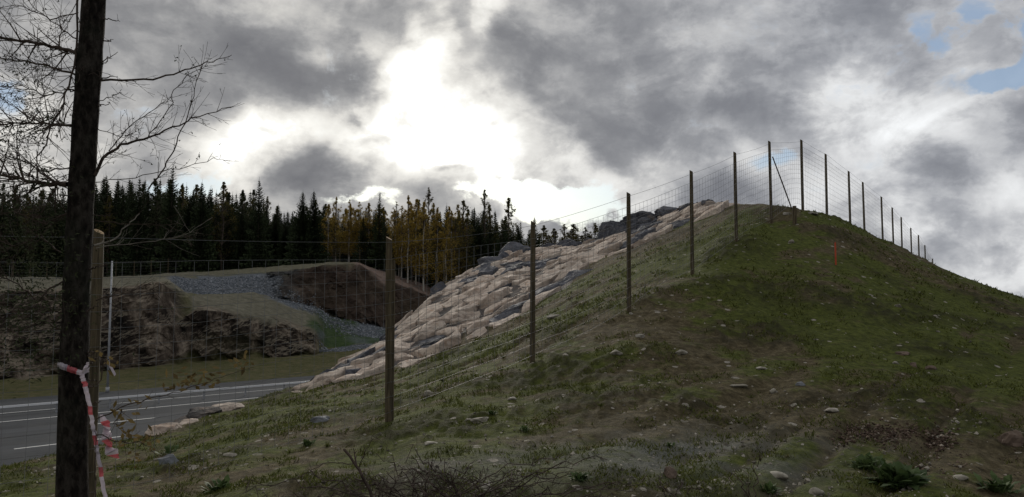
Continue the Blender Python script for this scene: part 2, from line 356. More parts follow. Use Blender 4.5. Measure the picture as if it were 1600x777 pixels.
# u : k1, k1b, k2(fence foot), k3(edge of the rock), k4(crest) as (image row, distance); k5,k6 as (distance, height)
H = {
-1100:[(1300,1.6),(1200,2.4),(1000,3.6),(930,4.2),(900,4.6),(9,-2.4),(15,-4.9)],
-500:[(900,3.8),(880,4.6),(850,5.2),(800,7),(790,8),(13,-2.4),(21,-4.9)],
 0:[(860,4.5),(825,5.6),(790,7),(750,9.5),(738,11),(17,-2.6),(25,-4.9)],
 150:[(860,4.5),(825,5.4),(790,6.4),(725,10.5),(708,12.5),(18,-2.6),(25.5,-4.9)],
 235:[(850,4.8),(800,6.2),(760,7.5),(692,13),(683,14),(20,-2.8),(27,-4.9)],
 330:[(835,5),(778,6.6),(730,8),(650,15.5),(640,16.5),(22.5,-2.8),(30,-4.9)],
 400:[(820,5.1),(757,6.9),(712,8.3),(634,17),(628,18),(24.5,-2.8),(32,-4.9)],
 480:[(800,5.3),(742,7.1),(695,8.6),(612,18),(604,20),(27,-2.8),(35,-4.9)],
 560:[(785,5.7),(725,7.3),(678,9),(592,18),(560,25),(31,-2),(40,-4.9)],
 608:[(770,6),(715,7.5),(665,9.28),(580,18),(522,27),(33,-1.5),(44,-4.9)],
 640:[(762,6),(705,7.7),(651,9.7),(571,18.5),(500,29),(35,-1),(46,-4.9)],
 690:[(755,6.2),(690,8),(626,10.3),(548,19.5),(452,33),(39,0),(50,-4.9)],
 760:[(748,6.3),(672,8.5),(599,11.2),(520,20),(414,38),(45,1.2),(58,-4.9)],
 833:[(740,6.5),(650,9),(572,12.06),(478,21.5),(394,41),(49,1.8),(62,-4.9)],
 900:[(735,6.5),(630,9.4),(537,13.1),(432,23.5),(391,40),(49,2.2),(62,-4.9)],
 982:[(735,6.5),(605,10),(492,14.26),(392,26),(366,37),(46,3),(62,-4.9)],
 1080:[(738,6.5),(580,10.8),(430,16.7),(348,27.5),(327,35),(44,4),(64,-4.9)],
 1148:[(740,6.5),(570,11.2),(382,18.9),(327,25.5),(323,30),(42,4),(64,-4.9)],
 1202:[(740,6.5),(562,11.5),(348,21.4),(319,23.6),(322,26),(40,3.6),(64,-4.9)],
 1252:[(740,6.5),(560,11.6),(365,20),(325,22.8),(336,26),(38,3.2),(62,-4.9)],
 1300:[(740,6.5),(565,11.4),(392,18.8),(342,22.6),(353,27),(40,3.2),(62,-4.9)],
 1348:[(740,6.5),(575,11),(420,18),(363,22.3),(374,31.5),(42,2.9),(62,-4.9)],
 1394:[(745,6.4),(590,10.6),(448,17.2),(383,22),(401,36.6),(46,2.2),(64,-4.9)],
 1445:[(745,6.4),(598,10.4),(473,16.5),(407,21.5),(438,45),(52,1.4),(66,-4.9)],
 1500:[(750,6.3),(605,10.2),(498,15.6),(431,21),(470,48),(56,.6),(66,-4.9)],
 1560:[(750,6.3),(612,10),(518,15),(456,20.5),(500,45),(54,-.6),(64,-4.9)],
 1600:[(755,6.2),(618,9.8),(530,14.5),(471,20),(512,40),(50,-1),(60,-4.9)],
 1800:[(760,6),(650,9),(570,13),(520,18),(560,34),(42,-2.2),(52,-4.9)],
 2700:[(900,4),(800,6),(740,8.5),(700,12),(700,20),(28,-3.6),(38,-4.9)]}
HU = np.array(sorted(H)); 
HD = np.array([[H[u][k][1] if k<5 else H[u][k][0] for k in range(7)] for u in HU],float)
HZ = np.array([[zy(*H[u][k]) if k<5 else H[u][k][1] for k in range(7)] for u in HU],float)
U0,U1,DU = -1100.,2700.,3.5
us = np.arange(U0,U1,DU); NR = 500; DMIN,DMAX = .5,72.; ld = np.linspace(math.log(DMIN),math.log(DMAX),NR); ds = np.exp(ld)
def sm(a,n=11):
    k = np.hanning(n+2)[1:-1]; k/=k.sum(); p = np.pad(a,(n//2,n//2),'edge'); return np.convolve(p,k,'valid')
FD = np.stack([sm(np.interp(us,HU,HD[:,k]),9) for k in range(7)],1)
FZ = np.stack([sm(np.interp(us,HU,HZ[:,k]),9) for k in range(7)],1)
def pchip(x,y,q):
    h = np.diff(x); dl = np.diff(y)/h; m = np.zeros(len(x))
    m[0]=dl[0]; m[-1]=dl[-1]
    for i in range(1,len(x)-1):
        if dl[i-1]*dl[i]>0: w1=2*h[i]+h[i-1]; w2=h[i]+2*h[i-1]; m[i]=(w1+w2)/(w1/dl[i-1]+w2/dl[i])
    i = np.clip(np.searchsorted(x,q)-1,0,len(x)-2); t=(q-x[i])/h[i]; t=np.clip(t,0,1)
    return (2*t**3-3*t**2+1)*y[i]+(t**3-2*t**2+t)*h[i]*m[i]+(-2*t**3+3*t**2)*y[i+1]+(t**3-t**2)*h[i]*m[i+1]
HT = np.zeros((len(us),NR)); KV = np.zeros_like(HT)
for c in range(len(us)):
    x = np.concatenate([[.3],FD[c],[90]]); y = np.concatenate([[min(.0,FZ[c,0]+.1)],FZ[c],[-5.2]])
    HT[c] = pchip(x,y,ds); KV[c] = np.interp(ds, x, np.arange(9)-0.)      # feature coordinate: 4 = rock edge, 5 = crest
# rock zone mask (feature coordinate 4..5.25, bearings 500..1150)
UU,DD = np.meshgrid(us,ds,indexing='ij')
XX = (UU-CX)/F*DD; YY = DD
edge_n = fbm(XX*.45,YY*.25,0,3)*.55
ROCK = np.clip((KV-4.0+edge_n*.55)*9,0,1)*np.clip((UU-505)/25,0,1)*np.clip((1150-UU)/40,0,1)*np.clip((5.5-KV)*4,0,1)
ROCK2 = np.exp(-(((UU-268)/40)**2+((KV-4.6)/.8)**2)**1.5)+np.exp(-(((UU-340)/52)**2+((KV-4.7)/.6)**2)**1.5)
# relief: broad humps, clods, machine ridges running along the slope
near = np.clip(DD/4,0,1)
rel = .10*fbm(XX*.35,YY*.35,0,3) + .055*ridged(XX*1.1+YY*.5,YY*.55-XX*.2,3,4)*np.clip(fbm(XX*.3,YY*.3,9,2)*2+.6,0,1.2)
rel += .030*fbm(XX*3.2,YY*3.2,4,4,.6)
al = (XX*.62+YY*.78); ac = (XX*.78-YY*.62)
rut = np.clip(1-np.abs(pn(ac*1.35+.35*fbm(al*.2,ac*.3,7,2),al*.11,2))*5,0,1)*np.clip(pn(al*.13,ac*.22,8)*3+.35,0,1)
cm_ = np.clip(fbm(XX*.5,YY*.5,21,2)*3+.1,0,1); clod = np.clip(ridged(XX*3.0,YY*2.0,14,3)-.42,0,1)*cm_
rel += .16*clod
rel -= .07*rut
rel *= near*np.clip((30-DD)/6,.35,1)
rel -= ROCK*.16
rel += ROCK*.22*ridged(XX*.6,YY*.4,6,4)
HT2 = HT+rel
def lookup(T,u,d):
    fu = np.clip((np.asarray(u,float)-U0)/DU,0,len(us)-1.001); fd = np.clip((np.log(d)-ld[0])/(ld[1]-ld[0]),0,NR-1.001)
    i=fu.astype(int) if hasattr(fu,'astype') else int(fu); j=fd.astype(int); a=fu-i; b=fd-j
    return T[i,j]*(1-a)*(1-b)+T[i+1,j]*a*(1-b)+T[i,j+1]*(1-a)*b+T[i+1,j+1]*a*b
def hz(x,y): return float(lookup(HT2, CX+F*x/y, y))
def hit(u,y,dmin=2.5,dmax=60):                    # where the line of sight meets the hill
    d = dmin
    while d < dmax:
        p = PX(u,y,d)
        if p.z <= float(lookup(HT2,u,d)): return p
        d *= 1.006
    return None
V = np.stack([XX,YY,HT2],-1).reshape(-1,3)
I = np.arange(len(us)*NR).reshape(len(us),NR)
Q = np.stack([I[:-1,:-1],I[1:,:-1],I[1:,1:],I[:-1,1:]],-1).reshape(-1,4)
Q = Q[((V[Q[:,0],2]>-5.1))]
me = mesh_np('hill', V, Q, [M['ground'],M['crack']], True, mi=None)
rk = np.maximum(ROCK,ROCK2).reshape(-1)[Q[:,0]]
me.polygons.foreach_set('material_index',(rk>.5).astype(np.int32))
soil = np.clip(fbm(XX*.22,YY*.22,11,2)*2.2,-1,1)+np.clip((8.5-DD)/4,0,1)*.5+rut*1.0+np.clip((KV-3)*.4,0,.25)+.9*np.exp(-((UU-1150)/230)**2-((DD-8.2)/1.0)**2)
grit = np.exp(-(((UU-1080)/230)**2+((DD-6.9)/.85)**2))+.5*np.exp(-(((UU-700)/160)**2+((DD-6.5)/.8)**2))
attr(me,'soil',soil); attr(me,'clod',np.clip(clod*3.2,0,1)); attr(me,'grit',np.clip(grit*1.4,0,1))
hill = tag(obj('hill', me), kind='structure')
# ------------------------------------------------------------------ ground sheet and road
GZ = -4.61
me = mesh_np('ground', [(-4000,-1500,GZ),(4000,-1500,GZ),(4000,7000,GZ),(-4000,7000,GZ)], [(0,1,2,3)], M['plain']); tag(obj('ground',me),kind='structure')
RD = Vector((1200,1190,0)).normalized(); RN = Vector((-RD.y,RD.x,0))
def rp(a,s,z): p = RD*a+RN*s; return (p.x,p.y,z)
def strip(a0,a1,s0,s1,z): return [rp(a0,s0,z),rp(a1,s0,z),rp(a1,s1,z),rp(a0,s1,z)]
def s_at(y0): return 1.1835*6.2*F/(y0-HOR)
me = mesh_np('road', strip(-160,700,32.2,57.2,GZ+.010), [(0,1,2,3)], M['asphalt']); road = tag(obj('road',me),kind='structure')
mk = MB()
for s,w in ((33.6,.16),(46.4,.18),(49.9,.12)):
    mk.quad(*strip(-150,500,s,s+w,GZ+.016))
obj('edge_line', mk.mesh('edge_line', M['white_paint']), road)
for s in (37.6,42.3):
    for k in range(-3,16):
        me_ = None
        a = -46+k*9+ (0 if s<40 else 3.2)
        b = MB(); b.quad(*strip(a,a+4.2,s,s+.16,GZ+.016)); obj('lane_dash', b.mesh('lane_dash', M['white_paint']), road)
# guard rail in the median
gr = tag(empty('guard_rail', rp(-10,48.2,GZ)), 'long galvanised steel guard rail down the middle of the asphalt road', 'guard rail')
gb = MB()
zc = .56
prof = [(-.05,-.05),(.05,-.05),(.06,-.01),(.05,.05),(.02,.06),(-.04,.055),(-.05,-.05)]
aa = [-90+i*4 for i in range(60)]
for i,a in enumerate(aa):
    for (o,z) in prof: gb.v.append(tuple(Vector(rp(a,48.2+o,GZ+zc+z))-gr.location))
for i in range(len(aa)-1):
    for k in range(6): n=i*7+k; gb.face((n+7,n+8,n+1,n))
obj('rail', gb.mesh('rail', M['rail_steel']), gr)
pb = MB(); pb.box((0,0,.30),(.045,.03,.30)); pm = pb.mesh('guard_post', M['steel'])
for k in range(46):
    a = -60+k*2.75+.7
    o = obj('post', pm, gr, Vector(rp(a,48.29,GZ))-gr.location); o.rotation_euler=(0,0,math.atan2(RD.y,RD.x))
# ------------------------------------------------------------------ far side of the road: verge, cutting, plateau
def f0(u): D = max(155*(2000-u)/2000,12); return 6.2*F/D
FT = {  # foot, low face top, bench back, upper foot, upper top, plateau edge : (row, dist)
 -600:[(640,48),(560,50),(470,54),(465,56),(450,60),(442,70)],
 -100:[(602,57),(535,60),(462,65),(458,67),(447,72),(438,84)],
 0:[(592,60),(525,62),(458,64.5),(455,70),(444,76),(435,88)],
 120:[(582,64),(515,65.5),(452,67.5),(449,73),(442,79),(436,92)],
 200:[(575,67),(512,68.5),(450,70.5),(447,77),(441,83),(434,95)],
 262:[(569,69),(500,70.5),(440,72.5),(438,80),(433,90),(430,98)],
 292:[(566,71),(505,73),(466,76),(458,83),(434,94),(428,104)],
 322:[(563,72.5),(484,74.5),(462,83),(460,85),(432,96),(426,106)],
 400:[(560,75),(496,78),(459,88),(457,90),(428,98),(420,110)],
 450:[(556,77.5),(508,80),(474,88),(470,91),(426,96),(416,108)],
 498:[(553,80),(520,82),(496,88),(480,94),(418,98),(413,108)],
 512:[(551,81),(545,83.5),(512,90),(488,96),(415,100),(411,108)],
 560:[(548,83),(536,87),(520,92),(500,98),(414,103),(411,110)],
 600:[(545,85),(535,89),(525,94),(512,100),(434,106),(425,116)],
 640:[(545,87),(535,91),(528,96),(505,103),(452,109),(437,118)],
 680:[(545,89),(535,93),(525,98),(492,106),(467,112),(449,122)],
 760:[(545,93),(535,98),(520,103),(495,110),(478,116),(456,126)],
 900:[(540,104),(532,108),(520,114),(500,120),(480,128),(460,140)]}
FU = np.array(sorted(FT)); fd = np.array([[f0(u)]+[p[1] for p in FT[u]] for u in FU],float)
fz = np.array([[GZ+.02]+[zy(*p) for p in FT[u]] for u in FU],float)
U2,U3,DU2 = -600.,900.,2.2; us2 = np.arange(U2,U3,DU2)
GD = np.stack([sm(np.interp(us2,FU,fd[:,k]),5) for k in range(7)],1); GZf = np.stack([sm(np.interp(us2,FU,fz[:,k]),5) for k in range(7)],1)
GD = np.concatenate([GD[:,:1]-3, GD, GD[:,6:]+45, GD[:,6:]+120],1); GZf = np.concatenate([GZf[:,:1]-.5,GZf,GZf[:,6:]+1.0,GZf[:,6:]*0-6],1)
GD[:,1]+=.6
rows = np.concatenate([np.linspace(k,k+1,n,endpoint=False) for k,n in zip(range(9),(3,14,34,26,14,40,14,22,6))]+[[9.0]])
T2 = []
ki = np.arange(10)
XF = np.zeros((len(us2),len(rows),3))
for c,u in enumerate(us2):
    d = np.interp(rows,ki,GD[c]); z = np.interp(rows,ki,GZf[c])
    XF[c,:,0] = (u-CX)/F*d; XF[c,:,1] = d; XF[c,:,2] = z
RR,UF = np.meshgrid(rows,us2)
_j1 = fbm(XF[...,0]*.25,XF[...,1]*.25,3,4,.6)*.38; _j2 = fbm(XF[...,0]*.25,XF[...,1]*.25,8,4,.6)*26
def band(a,b,s=.15): return np.clip((RR+_j1-a)/s+.5,0,1)*np.clip((b-RR-_j1)/s+.5,0,1)
def ub(a,b,s=12): return np.clip((UF+_j2-a)/s+.5,0,1)*np.clip((b-UF-_j2)/s+.5,0,1)
nz_ = fbm(XF[...,0]*.12,XF[...,1]*.12,XF[...,2]*.3,3)
face = band(2.02,3.05)*ub(-2000,503)+band(2.9,4.12,.06)*ub(-2000,292,10)+band(5.0,6.0+0.0,.1)*ub(436,690,14)
face = np.clip(face+nz_*.5*(face>.02),0,1)
dull = np.clip(band(3.0,4.1)*ub(300,520,10)+band(4.1,7.6)*ub(-2000,300,20)+band(6,7.6)*ub(-2000,560,30)*.8,0,1)
blue = np.clip(band(4.75,5.95)*ub(262,445,16)+np.clip(1-np.abs(((UF-430)*.55+(RR-4.9)*0)-0)*0,0,0)
  + band(3.9,5.1)*ub(425,480,12) + band(2.0,5.1)*ub(500,900,10)*np.clip(.45+nz_*3.0,0,1),0,1)
green = np.clip(band(2.9,5.05)*ub(490,900,14),0,1)*.9
pink = band(5.95,7.2)*ub(556,2000,10)
# relief
X,Y,Z = XF[...,0],XF[...,1],XF[...,2]
rg = ridged(X*.28,Y*.1,Z*.30,5); fb = fbm(X*.7,Y*.4,Z*.7,4,.6); blocks = np.round(pn(X*.35,Y*.2,Z*.5)*4)/4
rg2 = ridged(X*.16,Y*.08,Z*.10+3,3); push = face*(1.3*(rg-.3)+.6*fb+1.0*blocks+3.0*(rg2-.35))
XF[...,1] -= push; XF[...,0] -= push*.25*pn(X*.5,Y*.5,Z*.5)
XF[...,2] += (1-face)*(.16*fbm(X*.35,Y*.35,0,4,.6))*(RR>1.2) + dull*.25*ridged(X*.2,Y*.5,1,3)*(RR>1.2) + face*.25*fb
V = XF.reshape(-1,3); I = np.arange(V.shape[0]).reshape(len(us2),len(rows))
Q = np.stack([I[:-1,:-1],I[1:,:-1],I[1:,1:],I[:-1,1:]],-1).reshape(-1,4)
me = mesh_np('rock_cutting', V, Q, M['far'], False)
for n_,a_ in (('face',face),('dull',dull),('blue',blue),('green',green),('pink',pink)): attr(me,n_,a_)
attr(me,'darkface',band(4.9,6.05,.1)*ub(425,2000,14))  # mask of the upper face that carries the painted-in shade
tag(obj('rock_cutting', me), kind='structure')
def far_at(u,r):
    c = int(np.clip((u-U2)/DU2,0,len(us2)-1)); j = int(np.clip(np.searchsorted(rows,r),0,len(rows)-1)); return Vector(XF[c,j])
def far_z(u,d):
    c = int(np.clip((u-U2)/DU2,0,len(us2)-1)); return float(np.interp(d,GD[c],GZf[c]))
# rubble on the far slope
def rubble(name, n, fn, smin, smax, m, seed):
    rr = random.Random(seed); b = MB()
    for i in range(n):
        p = fn(rr)
        if p is None: continue
        s = smin+(smax-smin)*rr.random()**2.5
        q = [Vector((rr.uniform(.5,1)*a,rr.uniform(.5,1)*c,rr.uniform(.4,.8)*e))*s for a,c,e in ((1,0,0),(-1,.1,0),(0,1,.1),(.1,-1,0),(0,0,1),(0,.1,-1))]
        rot = Matrix.Rotation(rr.uniform(0,6.3),3,'Z')@Matrix.Rotation(rr.uniform(-.6,.6),3,'X'); q=[p+rot@v for v in q]
        k = len(b.v); b.v += [tuple(v) for v in q]
        for t in ((0,2,4),(2,1,4),(1,3,4),(3,0,4),(2,0,5),(1,2,5),(3,1,5),(0,3,5)): b.face(tuple(k+j for j in t))
    return obj(name, b.mesh(name, m))
def fr(rr):
    k = rr.random()
    if k < .45: u = rr.uniform(268,446); r = rr.uniform(4.9,5.85)
    elif k < .55: u = rr.uniform(425,480); r = rr.uniform(3.9,5.0)
    elif k < .9:
        t = rr.random(); u = 455+t*170+rr.gauss(0,10); r = 5.0-t*1.3+rr.gauss(0,.22)-.1
        if t>.7: r = rr.uniform(3.6,4.9)
    else: u = rr.uniform(500,600); r = rr.uniform(2.05,2.75)
    if u < 503 and r < 3.7: return None
    return far_at(u,r)
tag(rubble('rubble_bank', 17000, fr, .05, .22, M['rubble'], 5), 'bank of loose blue grey blasted rubble on the cutting beyond the road', 'rubble', kind='stuff')
# ------------------------------------------------------------------ rock slabs of the blasted near slope
def kv(x,y): return float(lookup(KV, CX+F*x/y, y))
slope = tag(empty('rock_slope', (hit(700,520) or Vector((-1,22,1)))), kind='structure')
pts = []
rr = random.Random(21); tries = 0
A_ = Vector((.60,.80)); B_ = Vector((.80,-.60))           # along the slope, across it
while tries < 9000 and len(pts) < 295:
    tries += 1
    u = rr.uniform(505,1145); c = int((u-U0)/DU)
    k = rr.uniform(.0,1.08)
    d = FD[c,3]+(FD[c,4]-FD[c,3])*k
    x = (u-CX)/F*d; p = Vector((x,d))
    if lookup(ROCK,u,d) < .5: continue
    s = rr.choice((.55,.75,1.0,1.25))
    q = (p.dot(A_)/1.35, p.dot(B_)/.95)
    if all((q[0]-o[0])**2+(q[1]-o[1])**2 > s*s for o,_ in pts): pts.append((q,p))
def clip(poly,a,b,c):
    out=[]
    for i in range(len(poly)):
        p,q = poly[i],poly[(i+1)%len(poly)]; fp=a*p[0]+b*p[1]-c; fq=a*q[0]+b*q[1]-c
        if fp<=0: out.append(p)
        if fp*fq<0: t=fp/(fp-fq); out.append((p[0]+(q[0]-p[0])*t,p[1]+(q[1]-p[1])*t))
    return out
def slab_mesh(name, ring, zf, h, m, origin, seed, tilt=.09):
    """ring: plan outline; a thick slab lying on the slope, broken edges, uneven top"""
    rr = random.Random(seed); pl_=[]
    for i in range(len(ring)):
        a,b = Vector(ring[i]),Vector(ring[(i+1)%len(ring)]); n = max(1,int((b-a).length/.2))
        for j in range(n):
            q = a.lerp(b,j/n); nn = Vector((-(b-a).y,(b-a).x)).normalized()
            pl_.append(q+nn*rr.uniform(-.07,.07))
    cen = sum(pl_,Vector((0,0)))/len(pl_); tx,ty = rr.gauss(0,tilt),rr.gauss(0,tilt); sd_ = rr.uniform(0,99)
    vs_=[]; n=len(pl_)
    for ri,(f,dz) in enumerate(((1.03,-.35),(1.0,h*.80),(.965,h*1.0),(.66,h*1.02),(.33,h*1.05))):
        for q in pl_:
            w = cen+(q-cen)*f; z = zf(w.x,w.y)+dz+tx*(w.x-cen.x)+ty*(w.y-cen.y)
            if ri: z += .10*round(float(pn(w.x*1.9+sd_,w.y*1.5,.5))*4)/3+.07*float(pn(w.x*4+sd_,w.y*3,.5))
            vs_.append(Vector((w.x,w.y,z))-origin)
    vs_.append(Vector((cen.x,cen.y,zf(cen.x,cen.y)+h*1.08+.04))-origin)
    b = MB(); b.v=[tuple(v) for v in vs_]
    for r_ in range(4):
        for i in range(n): b.face((r_*n+i,r_*n+(i+1)%n,(r_+1)*n+(i+1)%n,(r_+1)*n+i))
    for i in range(n): b.face((4*n+i,4*n+(i+1)%n,5*n))
    return b.mesh(name,m)
zsm = lambda x,y: float(lookup(HT2, CX+F*x/max(y,1), max(y,1)))-.02
O = slope.location.copy()
for i,(q,p) in enumerate(pts):
    bx_=.62; cell = [(q[0]-bx_,q[1]-bx_),(q[0]+bx_,q[1]-bx_*.8),(q[0]+bx_*.9,q[1]+bx_),(q[0]-bx_*.8,q[1]+bx_)]
    for j,(o,_) in enumerate(pts):
        if j==i or abs(o[0]-q[0])>2.5 or abs(o[1]-q[1])>2.5: continue
        dx,dy=o[0]-q[0],o[1]-q[1]; cell = clip(cell,dx,dy,(dx*(q[0]+o[0])+dy*(q[1]+o[1]))/2)
    if len(cell)<3: continue
    cx_=sum(c[0] for c in cell)/len(cell); cy_=sum(c[1] for c in cell)/len(cell); g=rr.uniform(.80,.97)
    ring=[]
    for a,b in cell:
        a=cx_+(a-cx_)*g; b=cy_+(b-cy_)*g; w=A_*(a*1.35)+B_*(b*.95); ring.append((w.x,w.y))
    h_ = max(.04, rr.gauss(.075,.06))
    u_ = CX+F*p.x/p.y
    dark = (float(pn(p.x*.3,p.y*.3,4))>.22) or rr.random()<.10
    obj('rock_slab', slab_mesh('rock_slab', ring, zsm, h_, M['blue_rock' if dark else 'pale_rock'], O, i), slope)
# ------------------------------------------------------------------ boulders
def rock_mesh(name, seed, m, sx_=1, sy_=1, sz_=1, sub=3, facet=.5, rough=.13):
    import bmesh
    bm = bmesh.new(); bmesh.ops.create_icosphere(bm, subdivisions=sub, radius=1); rr=random.Random(seed)
    planes=[(Vector((rr.gauss(0,1),rr.gauss(0,1),rr.gauss(0,.8))).normalized(), rr.uniform(.55,.85)) for _ in range(9)]
    co = np.array([v.co for v in bm.verts]); nn = fbm(co[:,0]*1.4+seed,co[:,1]*1.4,co[:,2]*1.4,4,.55)
    for v,n_ in zip(bm.verts,nn):
        p = v.co.copy()
        for pn_,dd in planes:
            k=p.dot(pn_)-dd
            if k>0: p -= pn_*k*(.5+facet*.5)
        p *= 1+rough*2.2*n_
        v.co = Vector((p.x*sx_,p.y*sy_,p.z*sz_))
    me = bpy.data.meshes.new(name); bm.to_mesh(me); bm.free(); me.materials.append(m); return me
def boulder(name,u,y,wpx,hpx,m,seed,label,cat='rock',d=None,group=None,deep=.8,sub=3,sink=.25,facet=.8):
    p = PX(u,y,d) if d else hit(u,y)
    if p is None: return
    k = p.y/F
    me = rock_mesh(name, seed, m, wpx*k*.55, wpx*k*.5*deep, hpx*k*.62, sub, facet)
    o = obj(name, me, None, p+Vector((0,0,hpx*k*(.5-sink)))); o.rotation_euler=(0,0,random.Random(seed).uniform(-.4,.4))
    return tag(o,label,cat,group)
boulder('boulder',962,378,56,44,M['blue_rock'],31,'big dark blue grey boulder at the left end of the outcrop below the hilltop','boulder',d=35,sub=4)
boulder('boulder',1005,362,74,34,M['blue_rock'],33,'long dark boulder leaning on the big one at the outcrop','boulder',d=35,sub=4)
boulder('boulder',1050,346,64,26,M['blue_rock'],35,'dark ragged rock at the upper right end of the outcrop, nearest the hilltop','boulder',d=35,sub=4)
boulder('boulder',1092,331,60,16,M['crack'],37,'low brown rock on the skyline between the fifth and sixth fence posts','boulder',d=34,sub=4)
boulder('boulder',888,396,44,26,M['blue_rock'],39,'dark blue blasted block on the skyline left of the big boulder','boulder',d=38)
boulder('boulder',922,392,34,22,M['blue_rock'],41,'small dark block wedged just left of the big boulder','boulder',d=38)
boulder('boulder',858,397,30,20,M['blue_rock'],43,'small dark blasted block just right of the third fence post','boulder',d=40)
boulder('boulder',806,405,46,30,M['blue_rock'],45,'grey blue block on the skyline just left of the third fence post','boulder',d=39)
boulder('boulder',770,418,52,20,M['blue_rock'],47,'low dark slabby rock at the edge of the pale rock slope','boulder',d=37)
boulder('boulder',796,445,40,20,M['blue_rock'],49,'dark rock lying in the middle of the pale rock slope','boulder',d=30)
boulder('boulder',688,470,34,34,M['blue_rock'],51,'blue grey rock at the steep left shoulder of the rock slope','boulder',d=31)
boulder('boulder',262,682,54,24,M['pale_rock'],53,'pale pointed bedrock knob at the lower left edge of the grass above the road','bedrock',d=13.6,deep=1.2,sub=4)
boulder('boulder',296,668,40,14,M['pale_rock'],55,'pale brown bedrock hump beside the pointed knob above the road','bedrock',d=14.8,deep=1.2,sub=4)
boulder('boulder',354,644,44,17,M['pale_rock'],57,'light bedrock hump, the one farthest right above the road','bedrock',d=16.5,deep=1.3,sub=4)
boulder('boulder',318,650,60,16,M['crack'],58,'dark crumbly rock between the pale bedrock humps above the road','bedrock',d=16,deep=1.3,sub=4)
boulder('boulder',508,604,44,17,M['pale_rock'],61,'lowest pale block of the rock slope where the guard rail disappears','bedrock',d=19.5,deep=1.2,sub=4)
boulder('boulder',548,590,52,20,M['pale_rock'],62,'rounded pale block above the guard rail end on the rock slope','bedrock',d=20.5,deep=1.2,sub=4)
rq = random.Random(8)
for i in range(26):
    t=rq.random(); u=940+t*170; y=380-58*t**.8+rq.uniform(-2,12)*(1-t*.6)
    boulder('boulder',u,y,rq.uniform(12,30),rq.uniform(8,18),M['blue_rock' if rq.random()<.7 else 'crack'],500+i,'small ragged blasted rock in the dark outcrop below the hilltop','rock',d=34.5-rq.random(),sub=2,group='ragged rocks of the dark outcrop below the hilltop',facet=1)
for i in range(16):
    u=rq.uniform(745,935); y=float(np.interp(u,[745,800,850,935],[420,402,393,390]))+rq.uniform(-4,6)
    boulder('boulder',u,y,rq.uniform(10,26),rq.uniform(7,14),M['blue_rock'],540+i,'small blue grey rock along the skyline of the pale rock slope','rock',d=37.5,sub=2,group='small blue grey rocks on the skyline of the rock slope',facet=1)
# ------------------------------------------------------------------ stones on the grass
ST = [(670,618,20,10,'stone','rounded white stone on the grass between the two nearest fence posts'),
 (1250,603,16,10,'slate_stone','smooth slate blue stone in the middle of the right slope'),
 (1047,744,20,20,'red_stone','reddish brown stone at the bottom of the grass'),
 (745,658,44,10,'stone','long flat pale stone slab in the grass'),
 (502,659,34,12,'slate_stone','flat grey slab lying tilted left of the nearest whole fence post'),
 (264,726,34,22,'slate_stone','dark mossy stone with a leafy sprig near the tree'),
 (358,713,22,6,'stone','narrow pale stone right of the mossy stone'),
 (962,553,20,9,'stone','pale stone right of the third fence post foot'),
 (1064,553,20,8,'stone','light pinkish stone below the fourth fence post'),
 (800,625,14,6,'stone','thin pale stone above the long flat slab'),
 (865,497,30,8,'stone','broad pale stone beside the third fence post'),
 (1190,577,18,6,'stone','thin pale chip of rock near the blue stone'),
 (1208,614,12,10,'stone','light stone on a brown soil patch'),
 (1302,642,20,6,'stone','flat pale stone on the brown right slope'),
 (1427,573,14,10,'red_stone','pinkish block high on the right slope'),
 (1455,577,18,8,'red_stone','flat reddish stone high on the right slope'),
 (1230,336,14,7,'stone','pale stone close under the hilltop'),
 (1237,381,10,9,'stone','grey stone just below the short stub post'),
 (1270,335,16,6,'stone','flat pale stone right of the hilltop'),
 (1403,480,12,7,'stone','light stone on the upper right slope'),
 (1410,554,24,7,'red_stone','dark flat stone casting a shadow on the right slope'),
 (1274,774,26,14,'stone','pale rounded stone half buried at the bottom edge'),
 (1500,750,22,10,'stone','pale stone at the lower right beside the weeds'),
 (1215,748,30,14,'stone','grey hump of stone at the bottom among gravel'),
 (675,694,26,6,'stone','thin pinkish stone on the grass below the flat slab'),
 (760,762,18,9,'stone','white stone under the bramble tips'),
 (1000,527,14,7,'stone','pale stone above the pinkish stone on the slope'),
 (1400,570,10,7,'stone','small light stone left of the pinkish block'),
 (1152,604,34,5,'stone','narrow stick like stone left of the blue stone')]
for i,(u,y,w,h,m_,lab) in enumerate(ST):
    boulder('stone',u,y,w,h,M[m_],100+i,lab,'stone',sub=3,deep=.9,sink=.36,facet=1.0)
sm_ = [rock_mesh('stone',200+i,M['stone'],1,.8,.5,2,1.0,.2) for i in range(7)]
rr = random.Random(11); cnt=0
while cnt<262:
    u = rr.uniform(230,1600); y = rr.uniform(400,777)
    p = hit(u,y)
    if p is None or p.y>24 or lookup(ROCK,u,p.y)>.2: continue
    if rr.random() > .25+.8*max(0,float(pn(p.x*.5,p.y*.5,3))+.3): continue
    s = (3.0+rr.random()**3*6)*p.y/F*.5*1.1
    o = obj('stone', sm_[cnt%7], None, p+Vector((0,0,s*.05))); o.scale=(s*rr.uniform(.8,1.5),s*rr.uniform(.7,1.2),s*rr.uniform(.5,1.1)); o.rotation_euler=(rr.uniform(-.3,.3),rr.uniform(-.3,.3),rr.uniform(0,6))
    zone = 'lower grass left of the nearest whole post' if u<600 else ('bottom strip of bare ground' if y>690 else ('slope between the nearest and third fence posts' if u<830 else ('slope right of the orange stake' if u>1306 else ('upper slope under the hilltop' if y<500 else 'middle of the slope below the hilltop'))))
    tag(o,'small pale field stone on the '+zone,'stone','small stones scattered over the hillside'); cnt+=1
